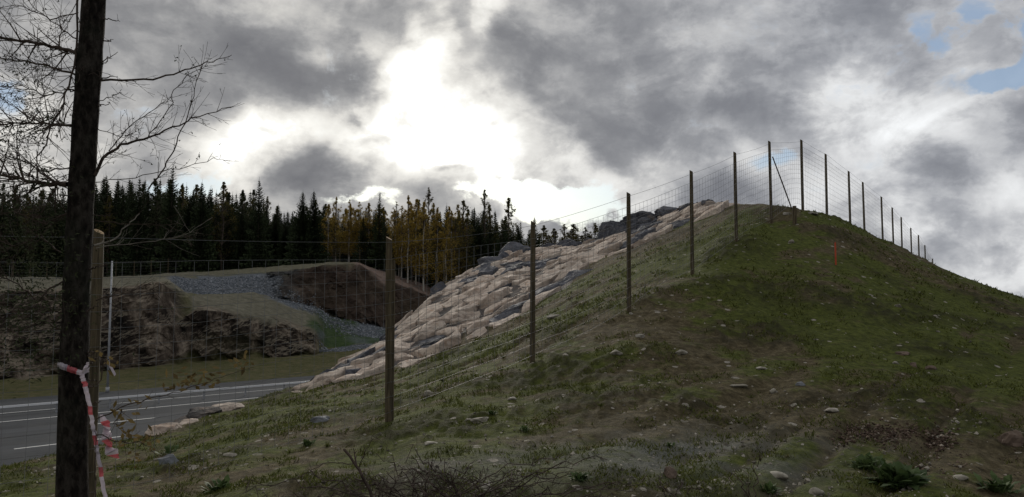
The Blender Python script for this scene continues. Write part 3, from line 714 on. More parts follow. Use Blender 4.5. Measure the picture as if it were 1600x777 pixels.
# gravel, grass blades, clods as ground cover
def gfn(rr):
    u = rr.uniform(-50,1650); y = rr.uniform(480,790) if rr.random()<.75 else rr.uniform(640,790)
    p = hit(u,y,2.5,26)
    if p is None or lookup(ROCK,u,p.y)>.3: return None
    k = float(pn(p.x*.8,p.y*.8,12))
    if k < -.1+.0: return None
    return p
tag(rubble('gravel', 9500, gfn, .008, .036, mat('gravel bits', lambda N: N.ramp(N.isl,[(0,(.05,.045,.035)),(.5,(.15,.135,.11)),(1,(.45,.41,.35))]), .9), 17), 'loose gravel and clods strewn over the hillside', 'gravel', kind='stuff')
g = np.random.RandomState(5); NB = 190000
uu = g.uniform(-60,1680,NB); dd_ = np.exp(g.uniform(math.log(4.2),math.log(24),NB))
xx = (uu-CX)/F*dd_; yy = dd_
cl = fbm(xx*1.6,yy*1.6,31,3)+.5*fbm(xx*.35,yy*.35,0,2)
keep = (cl>.02+g.uniform(0,.25,NB))&(lookup(ROCK,uu,dd_)<.2)&(lookup(KV,uu,dd_)<5.1)
xx,yy,uu,dd_ = xx[keep],yy[keep],uu[keep],dd_[keep]; n=len(xx); zz = lookup(HT2,uu,dd_)-.005
hgt = (.012+.030*g.rand(n)**2)*np.clip(.75+dd_/14,1,2); wd = .0035*np.clip(dd_/7,1,2.6)*2; an = g.uniform(0,6.28,n)
bx,by = np.cos(an)*wd,np.sin(an)*wd; lx,ly = g.normal(0,.6,n)*hgt,g.normal(0,.6,n)*hgt
V = np.stack([np.stack([xx-bx,yy-by,zz],1),np.stack([xx+bx,yy+by,zz],1),np.stack([xx+lx,yy+ly,zz+hgt],1)],1).reshape(-1,3)
me = mesh_np('grass', V, np.arange(3*n).reshape(-1,3), M['blade'], tri=True)
tag(obj('grass', me), 'short moss and grass blades covering the hillside', 'grass', kind='stuff')
# ------------------------------------------------------------------ game fence
fence = tag(empty('game_fence', PX(608,665,9.28)), 'tall wire mesh fence on round wooden posts climbing over the grassy hill', 'fence')
FO = fence.location.copy()
L0 = Vector((-1.5,9.28)); L7 = PX(1252,325,23.5); LD = (Vector((L7.x,L7.y))-L0).normalized(); L7v = Vector((L7.x,L7.y)); LD2 = Vector((.578,.816)).normalized()
fp = [(155,358,6.0),(608,370,9.28),(833,345,12.06),(982,300,14.26),(1080,266,16.7),(1148,237,18.9),(1202,220,21.4),(1252,218,23.5)]
for (u,y) in ((1290,240),(1326,267),(1348,284),(1377,307),(1394,324),(1408,339),(1423,356),(1435,367),(1445,383),(1457,404)):
    t = (u-CX)/F; d0 = L7v.y; k = (t*L7v.y-L7v.x)/(LD2.x-t*LD2.y); fp.append((u,y,L7v.y+k*LD2.y))
tops = [PX(*q) for q in fp]
tops.insert(0, Vector((tops[0].x-1.75,tops[0].y-2.6,tops[0].z-.08)))
def post(top, zb, r, seed, lean=0):
    rr = random.Random(seed); b = MB(); sides=12; n=7; base = Vector((top.x+rr.uniform(-.02,.02)+lean,top.y,zb))
    k0=len(b.v)
    for i in range(n+1):
        t=i/n; c=base.lerp(top,t); rad=r*(1.05-.1*t)*(1+rr.uniform(-.02,.02))
        for k in range(sides):
            a=2*math.pi*k/sides; z = c.z + (0 if i<n else (math.cos(a+.3))*-.022-.02)
            if i==n: rr_=rad*.92
            else: rr_=rad
            b.v.append(tuple(Vector((c.x+math.cos(a)*rr_,c.y+math.sin(a)*rr_,z))-base))
        if i:
            for k in range(sides): a_=(i-1)*sides+k; c_=(i-1)*sides+(k+1)%sides; b.face((a_,c_,c_+sides,a_+sides))
    b.cur=1; b.face(tuple(n*sides+k for k in range(sides)))
    return b.mesh('post',[M['post_wood'],M['cut_wood']]), base
bases=[]
for i,t in enumerate(tops):
    g0 = hz(t.x,t.y) if t.y>1 else 0.; g0 = g0 if i<9 else min(g0, t.z-2.2)
    me,base = post(t, g0-.35, .042, 300+i); obj('post', me, fence, base-FO)
    bases.append(Vector((t.x,t.y,min(g0,t.z-2.0) if i>8 else g0)))
# companion pole strapped behind the nearest whole post, brace and stub at the top of the hill
b = MB(); p = tops[2]; b.tube([p+Vector((.030,.09,-.28)),p+Vector((.030,.09,-2.3))],.036,8); obj('brace_post', b.mesh('brace_post', M['post_wood']), fence, -FO)
b = MB(); b.tube([PX(1207,245,21.45),PX(1222,285,21.6),PX(1237,326,21.8)],[.016,.018,.018],6); obj('brace', b.mesh('brace', M['twig']), fence, -FO)
b = MB(); q=hit(1242,352); b.tube([q+Vector((0,0,-.2)),Vector((q.x,q.y,PX(1242,322,q.y).z))],[.06,.055],9); obj('stub_post', b.mesh('stub_post', M['post_wood']), fence, -FO)
hs = [0,.13,.26,.40,.54,.69,.84,1.0,1.16,1.33,1.5,1.68,1.85]
for i in range(len(tops)-1):
    a,c = tops[i],tops[i+1]; ga,gc = bases[i],bases[i+1]; side = Vector((-(c-a).y,(c-a).x,0)).normalized()*-.06
    rad = .0020 if i<2 else (.0027 if i<8 else .0030)
    b = MB(); nseg=4; rr=random.Random(i)
    sag=rr.uniform(.01,.035)
    def P(t,h):
        top = a.lerp(c,t); g_ = ga.z*(1-t)+gc.z*t
        if i<8 and top.y>4: g_ = hz(top.x,top.y)+.05
        if h is None: z = top.z-.07-sag*4*t*(1-t)
        else: z = (top.z-.27)-h*((top.z-.27-g_-.02)/1.92)
        return Vector((top.x,top.y,z))+side
    b.tube([P(k/6,None) for k in range(7)],rad*1.25,3,False)
    wob=[rr.uniform(-.012,.012) for _ in hs]
    for h in hs: b.tube([P(k/4,h)+Vector((0,0,wob[hs.index(h)]*math.sin(k*1.3+h*5))) for k in range(5)],rad*(1.2 if h==0 else 1),3,False)
    ln=(c-a).length; nv=int(ln/.165)
    for k in range(1,nv):
        t=k/nv+rr.uniform(-.003,.003); b.tube([P(t,0),P(t+rr.uniform(-.004,.004),.9),P(t,1.86)],rad*.85,3,False)
    obj('wire_mesh', b.mesh('wire_mesh', M['wire']), fence, -FO)
# ------------------------------------------------------------------ far fence on the cutting, lamp pole, stake
ff = tag(empty('game_fence', far_at(350,7.2)), 'distant wire fence on thin posts along the top of the rock cutting before the forest', 'fence'); FO2 = ff.location.copy()
fps = [];k=-60
u=-60
while u<700:
    q = far_at(u,7.25 if u<520 else 7.1); fps.append(q.copy()); u += 27 if u<330 else 31
for i,q in enumerate(fps):
    b = MB(); b.tube([(0,0,-.4),(R.uniform(-.03,.03),0,2.3)],.055,6); obj('post', b.mesh('post', M['post_wood']), ff, q-FO2)
for i in range(len(fps)-1):
    b=MB(); a,c=fps[i],fps[i+1]
    for h in (2.2,1.9,1.5,1.1,.7,.3): b.tube([a+Vector((0,0,h)),c+Vector((0,0,h))],.007,3,False)
    obj('wire_mesh', b.mesh('wire_mesh', M['darkwire']), ff, -FO2)
pb_ = PX(168,608,52.2); pb_.z=GZ
lp = tag(empty('lamp_pole', pb_), 'slim pale grey steel pole standing on the verge beyond the road', 'pole')
b=MB(); hgt_=PX(182,408,52.2).z-GZ; b.tube([(0,0,0),(0,0,hgt_)],[.085,.055],10); obj('shaft', b.mesh('shaft', M['steel'],True), lp)
b=MB(); b.tube([(0,0,0),(0,0,.35)],[.12,.12],10); obj('sleeve', b.mesh('sleeve', M['steel'],True), lp)
b=MB(); b.quad((.03,-.12,1.9),(.5,-.12,1.1),(.62,-.14,1.25),(.12,-.12,2.1)); obj('ribbon', b.mesh('ribbon', M['tape_white']), lp)
q=hit(1306,414); st=tag(empty('marker_stake', q), 'thin orange marker stake stuck in the upper slope', 'stake')
b=MB(); top_z=PX(1306,380,q.y).z-q.z; b.box((0,0,top_z/2-.1),(.014,.012,top_z/2+.1)); obj('stick', b.mesh('stick', M['orange']), st)
b=MB(); b.tri((-.017,-.014,top_z-.01),(.017,-.014,top_z-.01),(0,-.014,top_z+.03)); b.tri((-.017,.012,top_z-.01),(.017,.012,top_z-.01),(0,0,top_z+.03)); obj('tip', b.mesh('tip', M['orange']), st)
# ------------------------------------------------------------------ forest
def spruce(seed, H_=14, Rm=2.1, whorls=34, sparse=1.0):
    rr=random.Random(seed); b=MB(); z=H_*.06
    for w in range(whorls):
        t=(w/whorls)**.93; z=H_*(.06+.92*t); rad=Rm*(1-t)**.88*rr.uniform(.78,1.12)+.10; nb=rr.choice((7,8,9))
        ph=rr.uniform(0,6.3)
        for k in range(nb):
            if rr.random()>sparse: continue
            a=ph+2*math.pi*k/nb+rr.uniform(-.3,.3); L_=rad*rr.uniform(.65,1.15); dr=Vector((math.cos(a),math.sin(a),0)); sd_=Vector((-dr.y,dr.x,0))
            slope_ = -.45+.9*t; segs=4 if L_>.6 else 2; prev=Vector((0,0,z))
            for s in range(1,segs+1):
                f=s/segs; cur=Vector((0,0,z))+dr*L_*f+Vector((0,0,L_*(slope_*f+.28*f*f)))+Vector((0,0,rr.uniform(-.06,.06)))
                wd_=.30*L_*(1.15-f)+.09
                b.tri(prev+sd_*.04,cur+sd_*wd_*rr.uniform(.6,1.2)-Vector((0,0,.10*L_)),cur-sd_*wd_*.15)
                b.tri(prev-sd_*.04,cur+sd_*wd_*.15,cur-sd_*wd_*rr.uniform(.6,1.2)-Vector((0,0,.10*L_)))
                if s<segs or t<.7: b.tri(prev,cur,(prev+cur)/2-Vector((0,0,.30*L_*rr.uniform(.4,1)+.08)))
                prev=cur
    b.tube([(0,0,H_*.93),(0,0,H_*1.02)],[.03,.01],3)
    return b.mesh('crown',M['needle'])
def leafy(seed,H_,W_,m,n=1500,base=.25,ls=.17,top=.45,clumps=46):
    rr=random.Random(seed); b=MB(); cs=[]
    for i in range(clumps):
        t=rr.random(); z=H_*(base+(1-base)*t); rad=W_*math.sin(math.pi*min(1,(.12+t*.9)))**.8*rr.uniform(.2,1)*(1-.5*t)
        a=rr.uniform(0,6.3); cs.append((Vector((math.cos(a)*rad,math.sin(a)*rad,z)),rr.uniform(.25,.6)*W_*.55*(1.15-.98*t)))
    for i in range(n):
        c,r_=rr.choice(cs); v=Vector((rr.gauss(0,.5),rr.gauss(0,.5),rr.gauss(0,.75)))*r_; p=c+v
        a=Vector((rr.gauss(0,1),rr.gauss(0,1),rr.gauss(0,1))).normalized()*ls*rr.uniform(.5,1.3); d_=a.orthogonal().normalized()*ls*.8
        b.tri(p-a*.5,p+a*.5,p+d_)
    # fine limbs reaching into the clumps
    b.cur=1
    for c,r_ in cs: b.tube([(0,0,c.z-rr.uniform(.6,1.6)),c+Vector((0,0,r_*.5))],[.03,.008],3,False)
    return b.mesh('crown',[m,M['pine_bark']])
def trunk_mesh(H_,r,m,seed):
    rr=random.Random(seed); b=MB(); b.tube([(rr.uniform(-.08,.08)*(i>0),rr.uniform(-.08,.08)*(i>0),-.5+(H_+.3)*i/6) for i in range(7)],[r*(1-.86*i/6) for i in range(7)],7,False)
    return b.mesh('trunk',m,True)
SP=[(spruce(40+i,14,[2.9,2.4,3.3,2.6,2.2][i],[40,36,44,38,34][i],[1,.95,1,.9,.9][i]),14) for i in range(5)]; spt=trunk_mesh(14,.16,M['pine_bark'],1)
PI_=[(leafy(60+i,13,2.6,M['pine_needle'],2300,.3,.22,clumps=60),13) for i in range(3)]; pit=trunk_mesh(13,.15,M['pine_bark'],2)
GO=[(leafy(70+i,13,2.2,M['gold'],2400,.18,.17,clumps=90),13) for i in range(4)]; got=trunk_mesh(13,.105,M['birch_bark'],3)
OL=[(leafy(80+i,13,1.9,M['olive_leaf'],1700,.18,.16,clumps=80),13) for i in range(4)]; olt=trunk_mesh(13,.10,M['pine_bark'],4)
KIND={'s':(SP,spt,'spruce_tree'),'p':(PI_,pit,'pine_tree'),'g':(GO,got,'birch_tree'),'o':(OL,olt,'birch_tree')}
def tree(kind,u,ytop,d,label,cat,group=None,wide=1.0,zb=None):
    lst,tm,name=KIND[kind]; cm,H_=R.choice(lst); x=(u-CX)/F*d
    z = far_z(u,d) if zb is None else zb
    top = PX(u,ytop,d).z; s=(top-z)/H_
    if s<.15: return
    r_=tag(empty(name,(x,d,z)),label,cat,group); r_.rotation_euler=(0,0,R.uniform(0,6.3)); w=min(max(s,.6),1.25)*wide*(1.35 if kind in 'go' else 1)*R.uniform(.85,1.15); r_.scale=(w,w,s)
    obj('trunk',tm,r_); obj('crown',cm,r_); return r_
prof_u=[-150,0,50,100,160,215,265,300,345,400,440,470,490,520,590,620,665,700,725,757,795,820,860]
prof_y=[270,288,292,288,272,280,272,285,292,295,322,312,312,318,318,318,312,318,320,312,325,350,365]
NAMED=[('s',265,258,105,'tallest dark spruce on the left, its tip above the bare branches','spruce'),
 ('s',213,276,106,'pointed spruce just left of the tallest one','spruce'),('s',312,283,106,'narrow spruce just right of the tallest one','spruce'),
 ('s',402,279,105,'broad dark spruce rising above the gravel bank','spruce'),('s',471,298,106,'slim spruce of a pair above the cutting, left one','spruce'),
 ('s',488,297,107,'slim spruce of a pair above the cutting, right one','spruce'),('s',592,299,107,'dark spruce directly above the nearest whole fence post','spruce'),
 ('o',346,284,108,'airy leafy tree between two dark spruces','tree'),('o',669,293,112,'tall narrow birch, highest tip of the golden group','birch'),
 ('o',757,296,114,'tall dark leafy tree at the right end of the forest','tree'),('o',795,309,118,'slender lone birch against the white cloud','birch'),
 ('o',724,309,113,'loose leafy tree between golden birches and the dark tree','tree'),('s',835,338,116,'small dark spruce right behind the third fence post','spruce'),
 ('g',637,306,104,'golden birch with a bright white trunk, leftmost of the golden group','birch'),('g',650,312,106,'orange tinted birch second in the golden group','birch'),
 ('g',662,316,103.5,'golden birch with thin pale trunk in the middle of the group','birch'),('g',683,325,104,'yellow birch with a leaning crown right of the middle','birch'),
 ('g',697,345,104,'low bright yellow birch at the right of the golden group','birch'),('g',627,322,107,'dull gold birch behind the white trunk','birch'),
 ('g',545,312,109,'faded golden birch among spruces, left of the nearest whole post','birch'),('g',560,316,110,'brownish gold birch right of the faded one','birch'),
 ('g',524,308,110,'thin golden birch with a see through top','birch'),('g',512,320,108,'short golden birch beside the slim spruces','birch'),
 ('g',575,318,109,'golden brown birch touching the dark spruce','birch'),('g',705,330,108,'narrow golden birch in front of the loose leafy tree','birch'),('g',618,315,110,'golden birch touching the right side of the dark spruce','birch')]
for k,u,y,d,lab,cat in NAMED: tree(k,u,y,d+10,lab,cat)
rr=random.Random(3)
for row,(d,dy) in enumerate(((119,16),(124,8),(130,4),(137,0),(146,-2))):
    u=-150+row*7
    while u<835:
        yt=np.interp(u,prof_u,prof_y)+dy+abs(rr.gauss(0,8))+1; k='s'
        q=rr.random()
        if 500<u<730 and q<.36: k='g' if q<.18 else 'o'
        elif 730<=u: k='o' if q<.4 else 's'
        elif q<.18: k='p'
        elif q<.3: k='o'
        nm={'s':('dark spruce standing in the dense forest beyond the rock cutting','spruce','spruces of the forest beyond the cutting'),
            'p':('dark bushy pine standing in the dense forest beyond the rock cutting','pine','pines of the forest beyond the cutting'),
            'g':('golden brown birch mixed into the forest beyond the rock cutting','birch','golden birches mixed into the forest'),
            'o':('dull olive leafy tree mixed into the forest beyond the cutting','tree','olive leafy trees mixed into the forest')}[k]
        sec = next(t for lim,t in ((95,'left of the near trunk'),(265,'left of the tallest spruce'),(400,'right of the tallest spruce'),(500,'above the gravel bank'),(605,'among the leftmost golden birches'),(715,'around the main birch group'),(9999,'right of the birch group')) if u<lim)
        fr_ = 'front rows, ' if row<2 else 'back rows, '
        tree(k,u,yt,d+rr.uniform(-2,2),nm[0].replace(' mixed into',' in').replace(' beyond the rock cutting','').replace(' beyond the cutting','').replace(' standing in the dense forest',' in the forest')+', '+fr_+sec,nm[1],nm[2],wide=1.1)
        u+=rr.uniform(15,25)
# dim inner wood: rows of spruces read as one mass
b=MB()
src=SP[1][0]; sv=np.zeros(len(src.vertices)*3); src.vertices.foreach_get('co',sv); sv=sv.reshape(-1,3); st_=np.array([[*p.vertices] for p in src.polygons if len(p.vertices)==3])
VV=[];TT=[];o_=0
for row in range(3):
    for u in np.arange(-330,830,13.):
        d=152+row*10+rr.uniform(-3,3); uu_=u+rr.uniform(-5,5); z=far_z(uu_,min(d,160)); top=PX(uu_,float(np.interp(uu_,prof_u,prof_y))+18+rr.uniform(0,12),d).z; s=(top-z)/14
        a=rr.uniform(0,6.3); ca,sa=math.cos(a),math.sin(a); v=sv.copy(); v=np.stack([v[:,0]*ca-v[:,1]*sa,v[:,0]*sa+v[:,1]*ca,v[:,2]*s],1)*[1.25,1.25,1]+[(uu_-CX)/F*d,d,z]
        VV.append(v);TT.append(st_+o_);o_+=len(v)
tag(obj('inner_wood',mesh_np('inner_wood',np.concatenate(VV),np.concatenate(TT),M['needle'],tri=True)),'dark inner mass of the forest behind the front trees','forest',kind='stuff')
# trees peeping over the rock between third post and the big boulder
for u,y,lab in ((850,352,'sparse tree top just right of the third fence post'),(866,357,'thin tree top peeping over the rocks, second right of the third post'),(882,350,'bushy dark tree top above the blasted blocks'),(897,347,'highest tree top between the blocks and the big boulder'),(915,356,'small tree top left of the round one by the boulder'),(930,349,'round tree top close to the big boulder')):
    tree('o',u,y,140,lab,'tree',wide=1.5,zb=3.2)
for i in range(12):
    tree('o',843+i*8.3+rr.uniform(-3,3),rr.uniform(354,372),133+rr.uniform(0,14),'dull leafy tree in the thicket behind the rocks left of the big boulder','tree','leafy thicket trees behind the rocks',wide=rr.uniform(1.5,2.4),zb=3)
for u,y in ((858,362),(875,364),(890,360),(905,366),(922,364),(940,366)): tree('s',u,y+6,150,'dark spruce tip low behind the rocks left of the big boulder','spruce','spruce tips behind the rocks',zb=3)
# far wood on the right horizon
VV=[];TT=[];o_=0
for i in range(420):
    u=rr.uniform(1480,2500); d=rr.uniform(560,640); s=rr.uniform(.55,.95)*1.0; a=rr.uniform(0,6.3)
    v=sv[:900*3] if False else sv; v=v*[1.6,1.6,s]+[(u-CX)/F*d,d,GZ]; 
    keep_=st_[::3]; VV.append(v);TT.append(keep_+o_);o_+=len(v)
tag(obj('far_wood',mesh_np('far_wood',np.concatenate(VV),np.concatenate(TT),M['needle'],tri=True)),'low line of distant forest on the right horizon','forest',kind='stuff')
# ------------------------------------------------------------------ near spruce on the left, with bare branches
TD=3.3
sp=tag(empty('spruce_tree',PX(118,1040,TD)),'tall dark spruce trunk with bare dead branches, tape tied round it','tree'); SO=sp.location.copy()
b=MB(); tp=[]
for y,u,w in ((-700,185,27),(-300,163,32),(0,147,35),(150,136,36.5),(300,127,37),(450,120,39),(600,115,42),(777,112,45),(900,111,50),(1040,111,62),(1090,110,80)):
    tp.append((PX(u,y,TD),w*TD/F/2))
tp=tp[::-1]; rs=random.Random(2)
fine_p=[];fine_r=[]
for i in range(len(tp)-1):
    for j in range(6):
        t=j/6; fine_p.append(tp[i][0].lerp(tp[i+1][0],t)-SO); fine_r.append((tp[i][1]*(1-t)+tp[i+1][1]*t)*(1+rs.uniform(-.035,.035)))
b.tube(fine_p,fine_r,18); 
for i,v in enumerate(b.v):
    q=Vector(v); n_=float(pn(q.x*40,q.y*40,q.z*9)); ax=Vector((fine_p[min(i//18,len(fine_p)-1)].x,fine_p[min(i//18,len(fine_p)-1)].y,q.z)); b.v[i]=tuple(q+(q-ax)*n_*.14)
obj('trunk',b.mesh('trunk',M['bark'],True),sp)
def twigs(b,p,dr,L_,r,depth,rr,up=.1,leaf=None):
    n=max(3,int(L_/.035)); pts_=[p.copy()]; d=dr.normalized()
    for i in range(n):
        d=(d+Vector((rr.gauss(0,.10),rr.gauss(0,.08),rr.gauss(0,.10)+up*.25))).normalized(); pts_.append(pts_[-1]+d*L_/n)
    b.tube(pts_,[max(.0007,r*(1-.75*i/n)) for i in range(n+1)],4 if r>.002 else 3,False)
    if depth>0:
        for i in range(1,n):
            if rr.random()<.75:
                dd=(pts_[i+1]-pts_[i]).normalized(); sidev=Vector((rr.gauss(0,1),rr.gauss(0,.6),rr.gauss(0,.8))).normalized()
                nd=(dd*.8+sidev*.75).normalized(); twigs(b,pts_[i],nd,L_*rr.uniform(.22,.5)*(1-.4*i/n),r*.5,depth-1,rr,up,leaf)
    elif leaf:
        for i in range(1,n+1):
            if rr.random()<leaf:
                q=pts_[i]; a=Vector((rr.gauss(0,1),rr.gauss(0,1),rr.gauss(0,1)-.4)).normalized()*rr.uniform(.006,.016); b.cur=1; b.tri(q,q+a,q+a*.6+a.orthogonal()*.4); b.cur=0
def limb(name,pix,r0,r1,parent,rr,twig_n=10,twig_l=.16,depth=1,d=TD,dd=0.,leaf=.15,m='twig',lm='needle',up=.15,orig=None):
    b=MB(); P_=[PX(u,y,d+dd*i/(len(pix)-1)) for i,(u,y) in enumerate(pix)]
    pts_=[]
    for i in range(len(P_)-1):
        for j in range(5): pts_.append(P_[i].lerp(P_[i+1],j/5)+Vector((rr.gauss(0,.003),rr.gauss(0,.006),rr.gauss(0,.003)))*(i+j>0))
    pts_.append(P_[-1]); n=len(pts_)
    b.tube(pts_,[r0+(r1-r0)*i/(n-1) for i in range(n)],6,False)
    for k in range(int(twig_n*(2.6 if pix[-1][0]<100 else 1.9))):
        i=rr.randint(1,n-2); dr=(pts_[i+1]-pts_[i]).normalized(); s=Vector((rr.gauss(0,.8),rr.gauss(0,.8),rr.gauss(.1,.9))).normalized()
        twigs(b,pts_[i],(dr*.8+s*.7),twig_l*rr.uniform(.5,1.3),max(.0012,r1*1.0),depth,rr,up,leaf)
    o=(orig if orig is not None else SO)
    b.v=[tuple(Vector(v)-o) for v in b.v]
    return obj(name,b.mesh(name,[M[m],M[lm]]),parent)
rr=random.Random(77)
LB=[ # pixel path, start radius, end radius, twig count, twig length, depth
 ([(158,126),(240,124),(290,110),(330,97),(362,86)],.0050,.0012,7,.10,1),
 ([(148,275),(168,240),(205,222),(250,210),(300,185),(362,168)],.0075,.0014,20,.14,2),
 ([(170,236),(200,200),(240,170),(270,150)],.0025,.001,10,.09,1),
 ([(232,296),(262,252),(285,205),(303,150),(318,98)],.0034,.0011,12,.12,1),
 ([(230,218),(265,170),(270,140),(300,112),(325,102)],.0022,.001,10,.09,1),
 ([(150,285),(210,278),(280,262),(335,248),(356,250)],.002,.0009,6,.10,1),
 ([(150,200),(190,215),(215,205)],.002,.0009,8,.10,1),
 ([(152,160),(175,150),(190,145)],.002,.0009,5,.07,1),
 ([(146,384),(172,378),(195,355),(218,334)],.0045,.002,3,.06,0),
 ([(150,388),(230,378),(290,368),(332,340)],.0025,.001,7,.16,1),
 ([(120,82),(90,76),(50,66),(0,60),(-60,52)],.0085,.004,12,.20,2),
 ([(119,118),(80,105),(40,96),(0,90),(-60,80)],.0050,.002,14,.20,2),
 ([(124,-20),(118,90),(98,160),(70,225),(42,278)],.0050,.002,16,.20,2),
 ([(112,196),(80,194),(40,192),(-40,196)],.0060,.003,18,.22,2),
 ([(106,288),(70,288),(30,280),(-40,262)],.0110,.004,16,.22,2),
 ([(110,262),(70,268),(30,250),(-30,246)],.0030,.001,14,.22,2),
 ([(115,140),(70,150),(30,130),(-30,150)],.0030,.001,16,.24,2),
 ([(122,20),(80,30),(30,8),(-30,20)],.0030,.001,10,.2,1),
 ([(118,60),(90,40),(50,10),(30,-30)],.0030,.001,10,.2,1),
 ([(108,330),(70,350),(20,330),(-40,345)],.0040,.0015,12,.24,2),
 ([(106,430),(60,470),(20,440),(-30,420)],.0040,.0015,10,.20,1),
 ([(104,520),(70,500),(20,520),(-30,515)],.0035,.0012,8,.18,1),
 ([(96,395),(60,370),(10,390),(-30,385)],.0035,.0012,10,.22,2),
 ([(150,470),(185,462),(230,455),(262,440)],.0025,.0009,5,.14,1),
 ([(150,345),(200,350),(260,352),(300,372)],.002,.0009,6,.14,1)]
for i,(pix,r0,r1,n_,l_,dp) in enumerate(LB):
    limb('branch',pix,r0,r1,sp,rr,n_,l_,dp,dd=rr.uniform(-.3,.4),leaf=.12 if pix[-1][0]>0 else .22,m='dead_twig' if i in (8,9) else 'twig')  # two lower right branches take the paler colour to look lit
for k in range(26):
    y=rr.uniform(20,760); u0=float(np.interp(y,[0,300,600,777],[147,127,115,112])); sgn=rr.choice((-1,1,1)); w0=19
    ln=rr.uniform(6,30); a_=rr.uniform(-.3,.9)
    limb('stub',[(u0+sgn*w0*.8,y),(u0+sgn*(w0+ln*.5),y-ln*.5*a_),(u0+sgn*(w0+ln),y-ln*a_)],rr.uniform(.002,.0045),.001,sp,rr,1,.05,0,dd=rr.uniform(-.1,.1),leaf=0)
# clumps of living needles on the left
b=MB()
for (u,y,n_,s) in ((40,215,170,28),(50,100,60,25),(20,330,300,40),(60,370,260,40),(30,440,260,50),(75,415,160,30),(45,505,260,50),(20,560,220,45),(85,180,60,20),(50,300,300,45),(20,390,380,45),(80,470,260,30),(60,545,260,50),(15,480,300,40)):
    for k in range(n_):
        q=PX(u+rr.gauss(0,s),y+rr.gauss(0,s*.45),TD+rr.uniform(-.3,.4)); a=Vector((rr.gauss(0,1),rr.gauss(0,1),rr.gauss(0,.6))).normalized()*rr.uniform(.012,.028)
        b.tri(q-SO,q+a-SO,q+a*.5+a.orthogonal()*.22-SO)
obj('needles',b.mesh('needles',M['pine_needle']),sp)
# ------------------------------------------------------------------ barrier tape
tape=tag(empty('barrier_tape',PX(130,578,TD-.09)),'red and white barrier tape tied round the spruce trunk, its end hanging down','tape'); TO=tape.location.copy()
def ribbon(path,w0,name,seed,seg=9,stripes=6):
    """path: (u,y,width px, twist)"""
    rr=random.Random(seed); b=MB(); cum=0
    L_=[];n=len(path)
    for i in range(n-1):
        for j in range(seg):
            t=j/seg; L_.append([path[i][k]*(1-t)+path[i+1][k]*t for k in range(5)])
    L_.append(list(path[-1])); vv=[]
    for (u,y,w,ang,d) in L_:
        c=PX(u,y,d); k=d/F*w/2*.9; dx=Vector((math.cos(ang),.35*math.sin(ang*2),math.sin(ang)))*k
        cr=Vector((rr.gauss(0,.0008),rr.gauss(0,.003),0))
        vv.append((c-dx+cr,c+cr+Vector((0,-.006,0)),c+dx+cr))
    for i in range(len(vv)-1):
        b.cur = int((i+seed)//stripes)%2 if (i+seed)%stripes>stripes*.2 else 0
        for j in range(2): b.quad(vv[i][j]-TO,vv[i][j+1]-TO,vv[i+1][j+1]-TO,vv[i+1][j]-TO)
    obj(name,b.mesh(name,[M['tape_white'],M['tape_red']]),tape)
d1=TD-.085
ribbon([(91,570,9,1.57,TD-.02),(97,572,11,1.5,d1),(112,578,10,1.45,d1),(128,583,8,1.4,d1),(139,578,8,1.5,TD-.03)],0,'band',0,7,9)
ribbon([(129,584,7,1.0,d1),(134,575,8,.3,d1-.02),(137,566,4,0,d1-.02)],0,'knot_end',1,5,20)
ribbon([(128,584,8,0,d1-.01),(132,600,8,.2,d1-.01),(140,635,8,-.1,d1-.01),(146,670,7,.1,d1),(153,710,7,0,d1),(160,750,7,.15,d1),(168,800,7,0,d1),(172,870,7,0,d1),(170,960,8,.1,d1)],0,'tail',1,8,5)
ribbon([(158,648,5,.0,d1+.1),(164,660,13,.3,d1+.1),(168,670,14,-.5,d1+.14),(166,684,17,.5,d1+.05),(170,697,14,-.4,d1+.13),(174,706,20,.5,d1+.06),(178,715,18,-.2,d1+.12)],0,'crumpled_end',4,6,7)
# ------------------------------------------------------------------ leafy sapling twigs beside the trunk
sap=tag(empty('sapling',PX(150,930,3.1)),'thin sapling with brown yellow leaves reaching right from behind the trunk','sapling'); PO=sap.location.copy()
def leaves(b,q,n,rr,s=.014,spread=.03):
    for k in range(n):
        c=q+Vector((rr.gauss(0,spread),rr.gauss(0,spread),rr.gauss(0,spread))); a=Vector((rr.gauss(0,1),rr.gauss(0,.6),rr.gauss(0,.7))).normalized()*s*rr.uniform(.6,1.4); w=a.orthogonal().normalized()*s*rr.uniform(.3,.6)
        b.quad(c-a,c-w,c+a,c+w)
for pix,lv in (([(142,800),(150,740),(150,690),(152,645)],[]),
  ([(150,655),(200,632),(250,620),(300,604),(345,590),(396,574)],[(215,628,4),(268,603,6),(290,598,8),(310,592,8),(340,588,6),(375,572,8),(390,578,3)]),
  ([(150,680),(190,690),(225,692),(245,712)],[(198,688,4),(225,690,5),(222,712,4),(180,650,5),(200,668,4)]),
  ([(190,640),(178,662),(200,680)],[(196,660,4)]),
  ([(152,600),(165,565),(172,560)],[(168,565,6)]),):
    limb('stem',pix,.0026,.0009,sap,rr,5 if len(lv)>2 else 2,.07,0,d=3.1,leaf=0,orig=PO,m='twig')
    if lv:
        b=MB()
        for (u,y,n_) in lv: leaves(b,PX(u,y,3.1)-PO,int(n_*1.8),rr,.0155,.024)
        obj('leaves',b.mesh('leaves',M['brown_leaf']),sap)
